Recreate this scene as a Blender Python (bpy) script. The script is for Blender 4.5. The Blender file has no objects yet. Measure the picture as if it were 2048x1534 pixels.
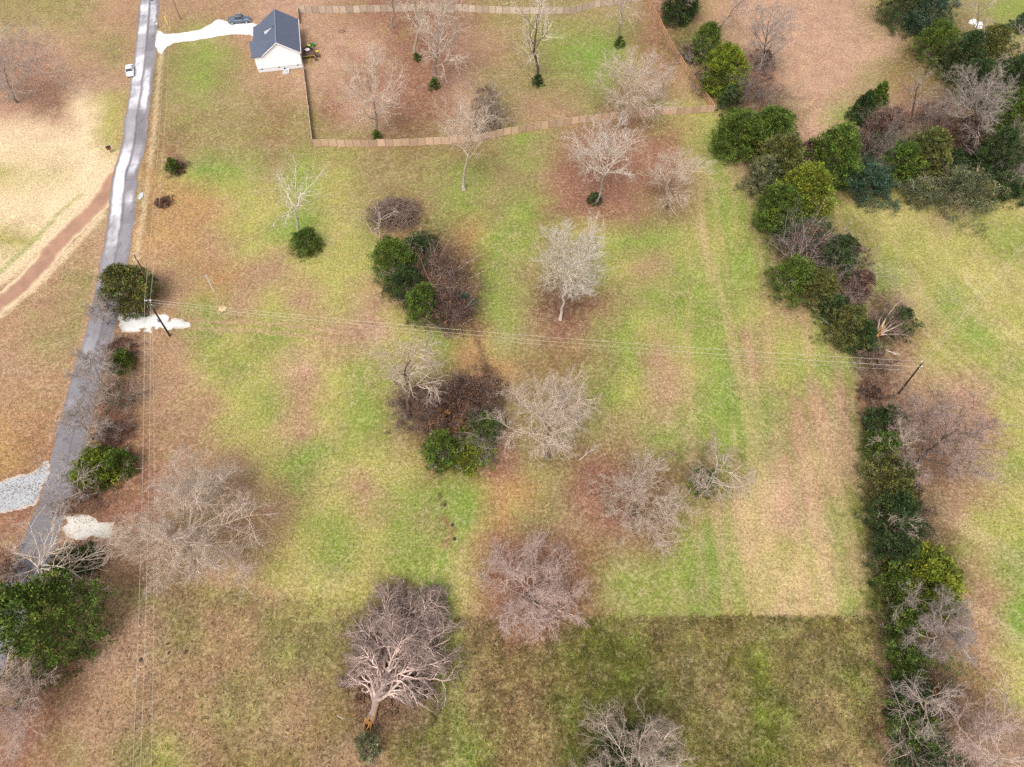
import bpy, math, numpy as np
from mathutils import Vector, Matrix

# ---------------------------------------------------------------- camera, sky, sun, exposure
SC = bpy.context.scene
COL = SC.collection
F = 1440.0; H = 103.0; DEP = math.radians(55)
cam = bpy.data.cameras.new("camera"); co = bpy.data.objects.new("camera", cam); COL.objects.link(co)
co.location = (0, 0, H); co.rotation_euler = (math.radians(90) - DEP, 0, 0)
cam.sensor_fit = 'HORIZONTAL'; cam.sensor_width = 36.0; cam.lens = 36.0 * F / 2048.0
cam.clip_start = 1.0; cam.clip_end = 12000.0
SC.camera = co
SC.render.resolution_x = 1024; SC.render.resolution_y = 767

SUN_EL = math.radians(58); SUN_AZ = math.radians(200)     # azimuth clockwise from +Y: behind the camera, a bit left
w = bpy.data.worlds.new("World"); SC.world = w; w.use_nodes = True
nt = w.node_tree; nt.nodes.clear()
sky = nt.nodes.new('ShaderNodeTexSky'); sky.sky_type = 'NISHITA'; sky.sun_disc = False
sky.sun_elevation = SUN_EL; sky.sun_rotation = SUN_AZ; sky.dust_density = 4.0; sky.air_density = 1.0
hs = nt.nodes.new('ShaderNodeHueSaturation'); hs.inputs['Saturation'].default_value = 0.25
bg = nt.nodes.new('ShaderNodeBackground'); bg.inputs['Strength'].default_value = 0.13
wo = nt.nodes.new('ShaderNodeOutputWorld')
nt.links.new(sky.outputs[0], hs.inputs['Color']); nt.links.new(hs.outputs[0], bg.inputs['Color']); nt.links.new(bg.outputs[0], wo.inputs['Surface'])
sl = bpy.data.lights.new("sun", 'SUN'); sl.energy = 1.5; sl.angle = math.radians(28); sl.color = (1.0, 0.96, 0.91)
so = bpy.data.objects.new("sun", sl); COL.objects.link(so)
sd = Vector((math.sin(SUN_AZ) * math.cos(SUN_EL), math.cos(SUN_AZ) * math.cos(SUN_EL), math.sin(SUN_EL)))
so.rotation_euler = sd.to_track_quat('Z', 'Y').to_euler(); so.location = sd * 200
vs = SC.view_settings
vs.view_transform = 'Standard'; vs.look = 'None'; vs.gamma = 1.0; vs.use_curve_mapping = False
vs.exposure = 0.82
SC.cycles.use_denoising = False

# ---------------------------------------------------------------- helpers: terrain, projection
RNG = np.random.default_rng(7)
def sstep(a, b, x):
    t = np.clip((x - a) / (b - a), 0, 1); return t * t * (3 - 2 * t)
def T(x, y):
    x = np.asarray(x, float); y = np.asarray(y, float)
    m = sstep(150, 120, np.abs(x)) * sstep(8, 40, y) * sstep(216, 190, y)
    z = 0.55 * np.sin(x / 31 + 0.7) * np.sin(y / 38 + 0.4) + 0.35 * np.sin(x / 19 - y / 23)
    gx = 0 + (y - 70) * 0.02
    z = z - 0.5 * np.exp(-((x + 6 - gx) / 7.0) ** 2) * sstep(35, 60, y) * sstep(110, 90, y)
    return z * m
def Tf(x, y): return float(T(x, y))
CD, SD = math.cos(DEP), math.sin(DEP)
def ground(u, v, h=0.0):
    """the place on (or h metres above) the ground that the photograph shows at pixel u, v (2048 wide)"""
    a = (u - 1024) / F; b = (767 - v) / F
    rx, ry, rz = a, CD + b * SD, -SD + b * CD
    z = h
    for _ in range(4):
        t = (H - z) / -rz; x, y = rx * t, ry * t; z = Tf(x, y) + h
    return x, y
def project(x, y, z):
    zz = z - H; dep = y * CD - zz * SD; up = y * SD + zz * CD
    return 1024 + F * x / dep, 767 - F * up / dep
def mpp(v): return 1.0 * H / (SD - (767 - v) / F * CD) / F
def P3(u, v, h=0.0):
    x, y = ground(u, v, h); return Vector((x, y, Tf(x, y) + h))

def _hash(ix, iy, s):
    h = (ix * 374761393 + iy * 668265263 + s * 982451653) & 0x7fffffff
    h = ((h ^ (h >> 13)) * 1274126177) & 0x7fffffff
    return ((h ^ (h >> 16)) & 0xffff) / 65535.0
def vnoise(x, y, s=0):
    ix = np.floor(x).astype(np.int64); iy = np.floor(y).astype(np.int64)
    fx = x - ix; fy = y - iy; fx = fx * fx * (3 - 2 * fx); fy = fy * fy * (3 - 2 * fy)
    a = _hash(ix, iy, s); b = _hash(ix + 1, iy, s); c = _hash(ix, iy + 1, s); d = _hash(ix + 1, iy + 1, s)
    return (a * (1 - fx) + b * fx) * (1 - fy) + (c * (1 - fx) + d * fx) * fy
def fbm(x, y, sc, s=0, octs=4):
    r = np.zeros_like(x, dtype=float); a = 1.0; t = 0.0
    for o in range(octs):
        r += a * (vnoise(x / sc * 2 ** o + 17.3 * o, y / sc * 2 ** o - 9.1 * o, s + o) - 0.5); t += a; a *= 0.55
    return r / t * 2.0            # about -1..1

# ---------------------------------------------------------------- helpers: materials
def lin(c): return tuple(((v / 255 + .055) / 1.055) ** 2.4 if v > 10 else v / 255 / 12.92 for v in c)
MATS = {}
def mat(name, base, rough=0.85, var=0.25, scale=3.0, dark=None, bump=0.0, bscale=30.0, metal=0.0, attr=None,
        attrmul=False, objrand=0.0, spec=0.3, detail=4.0, stretch=None, subs=0.0):
    m = bpy.data.materials.new(name); m.use_nodes = True; n = m.node_tree.nodes; L = m.node_tree.links
    p = n['Principled BSDF']; p.inputs['Roughness'].default_value = rough; p.inputs['Metallic'].default_value = metal
    p.inputs['Specular IOR Level'].default_value = spec
    tc = n.new('ShaderNodeTexCoord'); mp = n.new('ShaderNodeMapping')
    if stretch: mp.inputs['Scale'].default_value = stretch
    L.new(tc.outputs['Object'], mp.inputs[0])
    nz = n.new('ShaderNodeTexNoise'); nz.inputs['Scale'].default_value = scale; nz.inputs['Detail'].default_value = detail
    nz.inputs['Roughness'].default_value = 0.65
    L.new(mp.outputs[0], nz.inputs['Vector'])
    rp = n.new('ShaderNodeValToRGB'); rp.color_ramp.elements[0].position = 0.3; rp.color_ramp.elements[1].position = 0.7
    d = dark or tuple(c * (1 - var) for c in base); l = tuple(min(1, c * (1 + var)) for c in base)
    rp.color_ramp.elements[0].color = (*d, 1); rp.color_ramp.elements[1].color = (*l, 1)
    L.new(nz.outputs[0], rp.inputs[0]); out = rp.outputs[0]
    def mul(o, src, f=1.0):
        mx = n.new('ShaderNodeMix'); mx.data_type = 'RGBA'; mx.blend_type = 'MULTIPLY'; mx.inputs[0].default_value = f
        L.new(o, mx.inputs[6]); L.new(src, mx.inputs[7]); return mx.outputs[2]
    if attr:
        a = n.new('ShaderNodeAttribute'); a.attribute_name = attr
        out = mul(out, a.outputs['Color'])
    if objrand:
        oi = n.new('ShaderNodeObjectInfo'); r2 = n.new('ShaderNodeMapRange')
        r2.inputs['To Min'].default_value = 1 - objrand; r2.inputs['To Max'].default_value = 1 + objrand * .4
        L.new(oi.outputs['Random'], r2.inputs[0]); out = mul(out, r2.outputs[0])
    L.new(out, p.inputs['Base Color'])
    if bump:
        nb = n.new('ShaderNodeTexNoise'); nb.inputs['Scale'].default_value = bscale; nb.inputs['Detail'].default_value = 3
        L.new(mp.outputs[0], nb.inputs['Vector'])
        bp = n.new('ShaderNodeBump'); bp.inputs['Strength'].default_value = bump; bp.inputs['Distance'].default_value = 0.1
        L.new(nb.outputs[0], bp.inputs['Height']); L.new(bp.outputs[0], p.inputs['Normal'])
    MATS[name] = m
    return m
def leafmat(name, col, var=0.45):
    m = mat(name, col, rough=0.7, var=var, scale=0.9, attr='tint', spec=0.25, detail=6)
    return m
BARK = {
 'white':  mat('bark_white', (0.52, 0.45, 0.375), var=0.3, scale=2.0, attr='tint'),
 'pale':   mat('bark_pale', (0.42, 0.33, 0.26), var=0.3, scale=2.0, attr='tint'),
 'pink':   mat('bark_pinkish', (0.40, 0.29, 0.245), var=0.3, scale=2.0, attr='tint'),
 'grey':   mat('bark_grey', (0.32, 0.26, 0.225), var=0.3, scale=2.0, attr='tint'),
 'brown':  mat('bark_brown', (0.21, 0.145, 0.115), var=0.35, scale=2.0, attr='tint'),
 'dark':   mat('bark_dark', (0.10, 0.075, 0.062), var=0.35, scale=2.0, attr='tint'),
 'rust':   mat('bark_rust', (0.25, 0.125, 0.075), var=0.35, scale=2.0, attr='tint'),
}
LEAF = {
 'bright': leafmat('leaf_bright', (0.150, 0.190, 0.018)),
 'yellow': leafmat('leaf_yellow', (0.165, 0.195, 0.020)),
 'olive':  leafmat('leaf_olive', (0.125, 0.130, 0.034)),
 'green':  leafmat('leaf_green', (0.092, 0.138, 0.020)),
 'dark':   leafmat('leaf_dark', (0.048, 0.078, 0.022)),
 'blue':   leafmat('leaf_bluish', (0.055, 0.095, 0.055)),
 'sage':   leafmat('leaf_sage', (0.140, 0.150, 0.070)),
 'brown':  leafmat('dead_brown_leaf', (0.150, 0.086, 0.062)),
 'rust':   leafmat('leaf_rust', (0.22, 0.11, 0.045)),
}

# ---------------------------------------------------------------- helpers: meshes
def link(o, label=None, cat=None, group=None, kind=None, parent=None):
    COL.objects.link(o)
    if label: o['label'] = label
    if cat: o['category'] = cat
    if group: o['group'] = group
    if kind: o['kind'] = kind
    if parent is not None: o.parent = parent
    return o
def mesh_np(name, verts, faces, size, material, colors=None, smooth=False):
    """verts (n,3), faces (m,size) int; colors (n,3) -> point attribute tint"""
    me = bpy.data.meshes.new(name); verts = np.asarray(verts, np.float32); faces = np.asarray(faces, np.int32)
    me.vertices.add(len(verts)); me.vertices.foreach_set('co', verts.ravel())
    me.loops.add(faces.size); me.loops.foreach_set('vertex_index', faces.ravel())
    me.polygons.add(len(faces)); me.polygons.foreach_set('loop_start', np.arange(0, faces.size, size, dtype=np.int32))
    try: me.polygons.foreach_set('loop_total', np.full(len(faces), size, np.int32))
    except Exception: pass
    me.update(calc_edges=True)
    if smooth: me.polygons.foreach_set('use_smooth', np.ones(len(faces), bool))
    if colors is not None:
        a = me.attributes.new('tint', 'FLOAT_COLOR', 'POINT')
        c = np.ones((len(verts), 4), np.float32); c[:, :3] = colors; a.data.foreach_set('color', c.ravel())
    if material: me.materials.append(material)
    return me
def empty(name, loc, rz=0.0, **k):
    o = bpy.data.objects.new(name, None); o.location = loc; o.rotation_euler = (0, 0, rz); o.empty_display_size = 0.3
    return link(o, **k)
class MB:
    """collects boxes, prisms and tubes with one material each"""
    def __init__(s): s.v = []; s.f = []
    def quadbox(s, pts):      # 8 points: bottom 4 ccw, top 4 ccw
        b = len(s.v); s.v += [tuple(p) for p in pts]
        s.f += [tuple(b + i for i in f) for f in ((3,2,1,0),(4,5,6,7),(0,1,5,4),(1,2,6,5),(2,3,7,6),(3,0,4,7))]; return s
    def box(s, x0, x1, y0, y1, z0, z1):
        return s.quadbox([(x0,y0,z0),(x1,y0,z0),(x1,y1,z0),(x0,y1,z0),(x0,y0,z1),(x1,y0,z1),(x1,y1,z1),(x0,y1,z1)])
    def prism(s, prof, y0, y1, axis='y'):   # prof: (x,z) polygon, extruded along y (or (y,z) along x)
        b = len(s.v); n = len(prof)
        for yy in (y0, y1):
            s.v += [((p[0], yy, p[1]) if axis == 'y' else (yy, p[0], p[1])) for p in prof]
        s.f.append(tuple(b + i for i in range(n))); s.f.append(tuple(b + n + i for i in reversed(range(n))))
        for i in range(n):
            j = (i + 1) % n; s.f.append((b + j, b + i, b + n + i, b + n + j))
        return s
    def tube(s, a, b_, r0, r1=None, n=8):
        r1 = r0 if r1 is None else r1
        a = Vector(a); c = Vector(b_); d = (c - a).normalized(); u = d.orthogonal().normalized(); w_ = d.cross(u)
        b = len(s.v)
        for p, r in ((a, r0), (c, r1)):
            for i in range(n):
                t = 2 * math.pi * i / n; s.v.append(tuple(p + u * (r * math.cos(t)) + w_ * (r * math.sin(t))))
        for i in range(n):
            j = (i + 1) % n; s.f.append((b + i, b + j, b + n + j, b + n + i))
        s.f.append(tuple(b + i for i in reversed(range(n)))); s.f.append(tuple(b + n + i for i in range(n)))
        return s
    def face(s, pts):
        b = len(s.v); s.v += [tuple(p) for p in pts]; s.f.append(tuple(range(b, b + len(pts)))); return s
    def mesh(s, name, m, bev=0.0):
        me = bpy.data.meshes.new(name); me.from_pydata(s.v, [], s.f); me.validate(); me.update()
        if m: me.materials.append(m)
        import bmesh
        bm = bmesh.new(); bm.from_mesh(me)
        bmesh.ops.recalc_face_normals(bm, faces=bm.faces)
        if bev: bmesh.ops.bevel(bm, geom=list(bm.edges), offset=bev, segments=2, affect='EDGES', profile=0.5)
        bm.to_mesh(me); bm.free()
        return me
    def build(s, name, m, parent=None, bev=0.0, **k):
        o = bpy.data.objects.new(name, s.mesh(name, m, bev)); return link(o, parent=parent, **k)

# ---------------------------------------------------------------- vectorised tubes
def tubes(paths, radii, sides=3):
    """paths (N,K,3), radii (N,K) -> verts, quads"""
    N, K, _ = paths.shape
    t = np.gradient(paths, axis=1); t /= np.linalg.norm(t, axis=2, keepdims=True) + 1e-9
    ref = np.where(np.abs(t[..., 2:3]) > 0.9, np.array([1.0, 0, 0]), np.array([0, 0, 1.0]))
    u = np.cross(t, ref); u /= np.linalg.norm(u, axis=2, keepdims=True) + 1e-9; v = np.cross(t, u)
    a = np.arange(sides) * 2 * np.pi / sides
    vt = paths[:, :, None, :] + radii[:, :, None, None] * (np.cos(a)[None, None, :, None] * u[:, :, None, :] + np.sin(a)[None, None, :, None] * v[:, :, None, :])
    idx = np.arange(N * K * sides).reshape(N, K, sides); nx = np.roll(idx, -1, axis=2)
    q = np.stack([idx[:, :-1], nx[:, :-1], nx[:, 1:], idx[:, 1:]], -1).reshape(-1, 4)
    return vt.reshape(-1, 3), q
def grow(rng, start, d0, length, K, wob, trop, tropv=(0, 0, 1)):
    N = len(start); d = d0 / (np.linalg.norm(d0, axis=1, keepdims=True) + 1e-9)
    P = np.zeros((N, K, 3)); P[:, 0] = start; st = (length / (K - 1))[:, None]
    tv = np.asarray(tropv, float)
    for k in range(1, K):
        d = d + rng.normal(0, wob, (N, 3)) + tv * trop
        d /= np.linalg.norm(d, axis=1, keepdims=True) + 1e-9
        P[:, k] = P[:, k - 1] + d * st
    return P
def children(rng, P, R, n, lo, hi, ang, lratio, plen, rratio):
    """n children per path; returns start, dir, length, radius"""
    N, K, _ = P.shape
    f = lo + (hi - lo) * (np.arange(n)[None, :] + rng.random((N, n))) / n
    x = f * (K - 1); i = np.minimum(x.astype(int), K - 2); fr = (x - i)[..., None]
    ar = np.arange(N)[:, None]
    s = P[ar, i] * (1 - fr) + P[ar, i + 1] * fr; t = P[ar, i + 1] - P[ar, i]; t = t / (np.linalg.norm(t, axis=2, keepdims=True) + 1e-9)
    r = R[ar, i] * (1 - fr[..., 0]) + R[ar, i + 1] * fr[..., 0]
    rd = rng.normal(0, 1, (N, n, 3)); rd -= (rd * t).sum(2, keepdims=True) * t; rd /= np.linalg.norm(rd, axis=2, keepdims=True) + 1e-9
    a = np.radians(ang) * (0.7 + 0.6 * rng.random((N, n, 1)))
    d = t * np.cos(a) + rd * np.sin(a)
    ln = plen[:, None] * lratio * (1.15 - 0.55 * f) * (0.7 + 0.6 * rng.random((N, n)))
    return s.reshape(-1, 3), d.reshape(-1, 3), ln.reshape(-1), (r * rratio).reshape(-1)
def taper(r0, K, end=0.3): return r0[:, None] * np.linspace(1, end, K)[None, :]
def cones(rng, s, d, ln, r):
    d = d / (np.linalg.norm(d, axis=1, keepdims=True) + 1e-9); N = len(s)
    ref = np.where(np.abs(d[:, 2:3]) > 0.9, np.array([1.0, 0, 0]), np.array([0, 0, 1.0]))
    u = np.cross(d, ref); u /= np.linalg.norm(u, axis=1, keepdims=True) + 1e-9; v = np.cross(d, u)
    V = np.zeros((N, 4, 3))
    for k in range(3):
        a = 2 * np.pi * k / 3; V[:, k] = s + r[:, None] * (u * math.cos(a) + v * math.sin(a))
    V[:, 3] = s + d * ln[:, None]
    i = np.arange(N)[:, None] * 4; f = np.concatenate([i + np.array([[0, 1, 3]]), i + np.array([[1, 2, 3]]), i + np.array([[2, 0, 3]])])
    return V.reshape(-1, 3), f

def tri(q): return np.concatenate([q[:, [0, 1, 2]], q[:, [0, 2, 3]]])
class Acc:
    def __init__(s): s.v = []; s.f = []; s.c = []; s.n = 0
    def add(s, v, f, c):
        f = tri(f) if f.shape[1] == 4 else f
        s.v.append(v); s.f.append(f + s.n); s.n += len(v)
        c = np.asarray(c, float); s.c.append(np.broadcast_to(c, (len(v), 3)))
    def obj(s, name, m, parent, xf=None, kind=None, **k):
        V = np.concatenate(s.v)
        if xf is not None: V = xf(V)
        me = mesh_np(name, V, np.concatenate(s.f), 3, m, np.concatenate(s.c))
        return link(bpy.data.objects.new(name, me), parent=parent, kind=kind, **k)

def bare_tree(name, label, cat, base, h, R, clear=0.3, lean=(0, 0), bark='pale', bark2=None, dens=1.0, seed=1, n1=11,
              group=None, xf=None, limb_wob=0.10, tdark=0.75, trunk_r=None, twig=1.0, droop=0.0, tb=1.45, tt=0.92, stems=1, kid_r=1.0, loc=None):
    rng = np.random.default_rng(seed)
    root = empty(name, loc if loc is not None else (base[0], base[1], Tf(*base)), label=label, cat=cat, group=group)
    mt = BARK[bark]; mt2 = BARK[bark2 or bark]
    r0 = trunk_r or max(0.07, 0.017 * h)
    lean = np.array([lean[0], lean[1], 0.0])
    K = 12
    for sidx in range(stems):
        tl = h * 0.74
        f = np.linspace(0, 1, K)
        TP = np.zeros((1, K, 3)); wob = np.cumsum(rng.normal(0, 0.011 * h, (K, 3)), 0); wob[0] = 0; wob[:, 2] *= 0.2
        off = np.array([0, 0, 0.0]) if stems == 1 else np.array([*rng.normal(0, R * 0.25, 2), 0])
        TP[0] = f[:, None] * np.array([0, 0, tl]) + (f ** 1.4)[:, None] * (lean + off * 2) + wob + off * (0.3 if stems > 1 else 0)
        TR = (r0 / (stems ** 0.5)) * (1 - 0.80 * f ** 0.9)[None, :]; TR[0, 0] *= 1.35
        a = Acc(); v, q = tubes(TP, TR, 8); a.add(v, q, (tdark,) * 3); 
        tr = a.obj('trunk', mt, root, xf)
        # limbs reach the crown's surface
        n = max(4, int(n1 / stems ** 0.5))
        fl = clear + (0.97 - clear) * ((np.arange(n) + rng.random(n) * .6) / n)
        x = fl * (K - 1); i = np.minimum(x.astype(int), K - 2); fr = (x - i)[:, None]
        s = TP[0, i] * (1 - fr) + TP[0, i + 1] * fr
        g = (fl - clear) / (1 - clear)
        az = np.arange(n) * 2.399 + rng.random(n) * 0.8 + seed
        hc = h * (1 + clear) / 2; bb = h * (1 - clear) / 2
        el = np.radians(np.clip(-26 + 98 * g, -28, 70))
        tgt = np.stack([np.cos(az) * np.cos(el) * R, np.sin(az) * np.cos(el) * R, hc + np.sin(el) * bb], 1) + lean + off
        dd = tgt - s; ln = np.linalg.norm(dd, axis=1) * (0.80 + 0.25 * rng.random(n))
        dd = dd / np.linalg.norm(dd, axis=1, keepdims=True); dd[:, 2] -= 0.12; 
        P1 = grow(rng, s, dd, ln, 10, limb_wob, 0.035 - droop)
        R1 = np.interp(fl, f, TR[0])[:, None] * 0.62 * kid_r * np.linspace(1, .22, 10)[None, :]
        for k in range(n):
            a = Acc(); v, q = tubes(P1[k:k + 1], R1[k:k + 1], 5); a.add(v, q, (1.15,) * 3); a.obj('limb', mt, root, xf)
        n2 = max(3, int(round(9 * dens ** 0.5))); n3 = max(3, int(round(5.4 * dens ** 0.5))); n4 = max(3, int(round(4.6 * dens ** 0.6))); n5 = 3 if dens >= .9 else 2
        A = Acc()
        s2, d2, l2, r2 = children(rng, P1, R1, n2, 0.16, 0.97, 42, 0.50, ln, 0.60)
        P2 = grow(rng, s2, d2, l2, 6, 0.20, 0.03 - droop); R2 = taper(np.maximum(r2 * 1.2, 0.032), 6, .35)
        v, q = tubes(P2, R2, 3); A.add(v, q, (tb,) * 3)
        s3, d3, l3, r3 = children(rng, P2, R2, n3, 0.12, 1.0, 42, 0.52, l2, 0.62)
        P3_ = grow(rng, s3, d3, l3, 3, 0.20, 0.02 - droop); R3 = taper(np.maximum(r3, 0.020) * twig, 3, .45)
        v, q = tubes(P3_, R3, 3); A.add(v, q, (tb * .9,) * 3)
        l3 = np.maximum(l3, 0.8)
        s4, d4, l4, r4 = children(rng, P3_, R3, n4, 0.08, 1.0, 38, 0.62, l3, 0.75)
        v, q = cones(rng, s4, d4, l4, np.maximum(r4, 0.015) * twig); A.add(v, q, (tt,) * 3)
        P4 = np.stack([s4, s4 + d4 * l4[:, None]], 1); R4 = np.full((len(s4), 2), 0.008)
        s5, d5, l5, r5 = children(rng, P4, R4, n5, 0.15, 0.9, 36, 0.7, np.maximum(l4, .5), 1)
        v, q = cones(rng, s5, d5, l5, np.full(len(s5), 0.016 * twig)); A.add(v, q, (tt * .9,) * 3)
        A.obj('twigs', mt2, root, xf, kind='stuff')
    return root

def foliage_acc(rng, R, h, shape='cedar', n=9000, leaf=0.30, z0=0.0, lobes=0.25, seed=0, squash=(1, 1)):
    """leaf sprays spread through the outer part of a crown; returns Acc"""
    nc = max(24, int(n / 26)); m = 26
    # clump centres
    f = rng.random(nc) ** 0.85
    az = rng.random(nc) * 2 * np.pi
    if shape == 'cedar':
        prof = np.where(f < 0.28, 0.72 + 0.28 * np.sin(f / 0.28 * np.pi / 2), np.clip(1 - (np.maximum(f - 0.28, 0) / 0.74) ** 2.0, 0.03, 1) ** 0.6)
    elif shape == 'cone':
        prof = np.clip(1.04 - f, 0.05, 1) ** 0.8
    else:
        prof = np.sqrt(np.clip(1 - (f * 1.0) ** 2.2, 0.02, 1))
    k1 = rng.random(6) * 6.28
    lob = 1 + lobes * (0.45 * np.sin(2 * az + k1[0] + 4 * f) + 0.40 * np.sin(3 * az + k1[1] - 5 * f) + 0.35 * np.sin(5 * az + k1[2] + 9 * f) + 0.3 * np.sin(9 * az + k1[3] - 14 * f))
    rad = R * prof * lob * (0.22 + 0.84 * rng.random(nc) ** 0.5)
    zc = z0 + f * (h - z0)
    zc = zc + rng.normal(0, 0.02 * h, nc)
    C = np.stack([rad * np.cos(az) * squash[0], rad * np.sin(az) * squash[1], zc], 1)
    cs = (0.16 + 0.12 * rng.random(nc)) * R ** 0.75 * 0.74 + 0.12
    tone = 0.34 + 1.15 * rng.random(nc) ** 1.4  # random clump tones, spread wide to paint deep shadows and highlights into the crown
    N = nc * m
    ci = np.repeat(np.arange(nc), m)
    off = rng.normal(0, 1, (N, 3)); off /= np.linalg.norm(off, axis=1, keepdims=True); off *= (rng.random((N, 1)) ** 0.5)
    off[:, 2] *= 0.75
    L = C[ci] + off * cs[ci][:, None]; L[:, 2] = np.maximum(L[:, 2], 0.05)
    out = L - np.array([0, 0, h * 0.35]); out /= np.linalg.norm(out, axis=1, keepdims=True) + 1e-9
    d = out * 0.7 + off * 0.8 + rng.normal(0, 0.55, (N, 3)) + np.array([0, 0, 0.35]); d /= np.linalg.norm(d, axis=1, keepdims=True)
    sdir = np.cross(d, rng.normal(0, 1, (N, 3))); sdir /= np.linalg.norm(sdir, axis=1, keepdims=True) + 1e-9
    ls = leaf * (0.6 + 0.8 * rng.random(N))[:, None]
    V = np.stack([L - sdir * ls * 0.36, L + sdir * ls * 0.36, L + d * ls], 1).reshape(-1, 3); V[:, 2] = np.maximum(V[:, 2], 0.02)
    fc = np.arange(N * 3).reshape(-1, 3)
    t = (tone[ci] * (0.85 + 0.3 * rng.random(N)))
    hue = (rng.normal(0, 0.10, nc) + np.where(rng.random(nc) < .06, .22, 0))[ci]
    c = np.stack([t * (1 + hue), t, t * (1 - hue)], 1)
    A = Acc(); A.add(V, fc, np.repeat(c, 3, 0)); return A

def evergreen(name, label, cat, bbox, leaf='green', shape='cedar', seed=1, group=None, h=None, lsz=None, dens=1.0, trunkbark='brown',
              hmax=2.3, hmin=0.9, twigs=0, lobes=0.28):
    u0, v0, u1, v1 = bbox; uc, vc = (u0 + u1) / 2, (v0 + v1) / 2
    u0, u1 = uc - (uc - u0) * 1.07, uc + (u1 - uc) * 1.07; v0, v1 = vc - (vc - v0) * 1.07, vc + (v1 - vc) * 1.07
    m = mpp(vc) ; R = (u1 - u0) / 2 * m * 0.97
    th = math.atan2(SD - (767 - vc) / F * CD, CD + (767 - vc) / F * SD)
    A = (v1 - v0) / 2 * m * math.hypot(1, (767 - vc) / F)
    q = A * A - (R * math.sin(th)) ** 2
    hh = 2 * math.sqrt(max(q, 0.01)) / math.cos(th)
    sq = 1.0
    if h is None: h = min(max(hh, hmin * R), hmax * R)
    if hh < hmin * R:      # flattened in depth
        sq = max(0.45, min(1.0, A / math.hypot(R * math.sin(th), h / 2 * math.cos(th))))
    for _ in range(3):
        x, y = ground(uc, vc, h * 0.5)
    rng = np.random.default_rng(seed)
    root = empty(name, (x, y, Tf(x, y)), label=label, cat=cat, group=group)
    area = 2 * math.pi * R * (R * sq) * 0.5 + math.pi * R * h
    lsz = lsz or 0.30
    n = int(min(22000, max(1500, area * 96 * dens)))
    if R > 4.5: lsz *= 1.12
    A_ = foliage_acc(rng, R, h, shape, n, lsz, seed=seed, squash=(1, sq), lobes=lobes, z0=0.02 * h)
    A_.obj('foliage', LEAF[leaf], root, kind='stuff')
    K = 6; f = np.linspace(0, 1, K)
    TP = (f[:, None] * np.array([0.0, 0, h * 0.8]))[None]; TR = (0.03 * R + 0.05) * (1 - .8 * f)[None]
    a = Acc(); vv, qq = tubes(TP, TR, 6); a.add(vv, qq, (.7,) * 3); a.obj('trunk', BARK[trunkbark], root)
    if twigs:
        A2 = Acc(); nn = twigs
        az = rng.random(nn) * 6.28; el = rng.random(nn) * 1.2 + 0.2
        d = np.stack([np.cos(az) * np.cos(el), np.sin(az) * np.cos(el), np.sin(el)], 1)
        P = grow(rng, np.tile([[0, 0, 0.3]], (nn, 1)) + rng.normal(0, R * .2, (nn, 3)) * [1, 1, 0], d, (0.75 + .4 * rng.random(nn)) * max(R, h * .8), 7, .12, .02)
        Rr = taper(np.full(nn, 0.04), 7, .25); vv, qq = tubes(P, Rr, 3); A2.add(vv, qq, (1, 1, 1))
        s, dd, l, r = children(rng, P, Rr, 12, .35, 1, 38, .28, np.full(nn, R * 1.0), .6)
        vv, qq = cones(rng, s, dd, l, np.full(len(s), .013)); A2.add(vv, qq, (1.1,) * 3)
        P = np.stack([s, s + dd * l[:, None]], 1); s, dd, l, r = children(rng, P, np.full((len(s), 2), .01), 4, .2, .9, 38, .5, l, 1)
        vv, qq = cones(rng, s, dd, l, np.full(len(s), .009)); A2.add(vv, qq, (1.1,) * 3)
        A2.obj('bare_stems', BARK['pale'], root)
    return root

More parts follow.
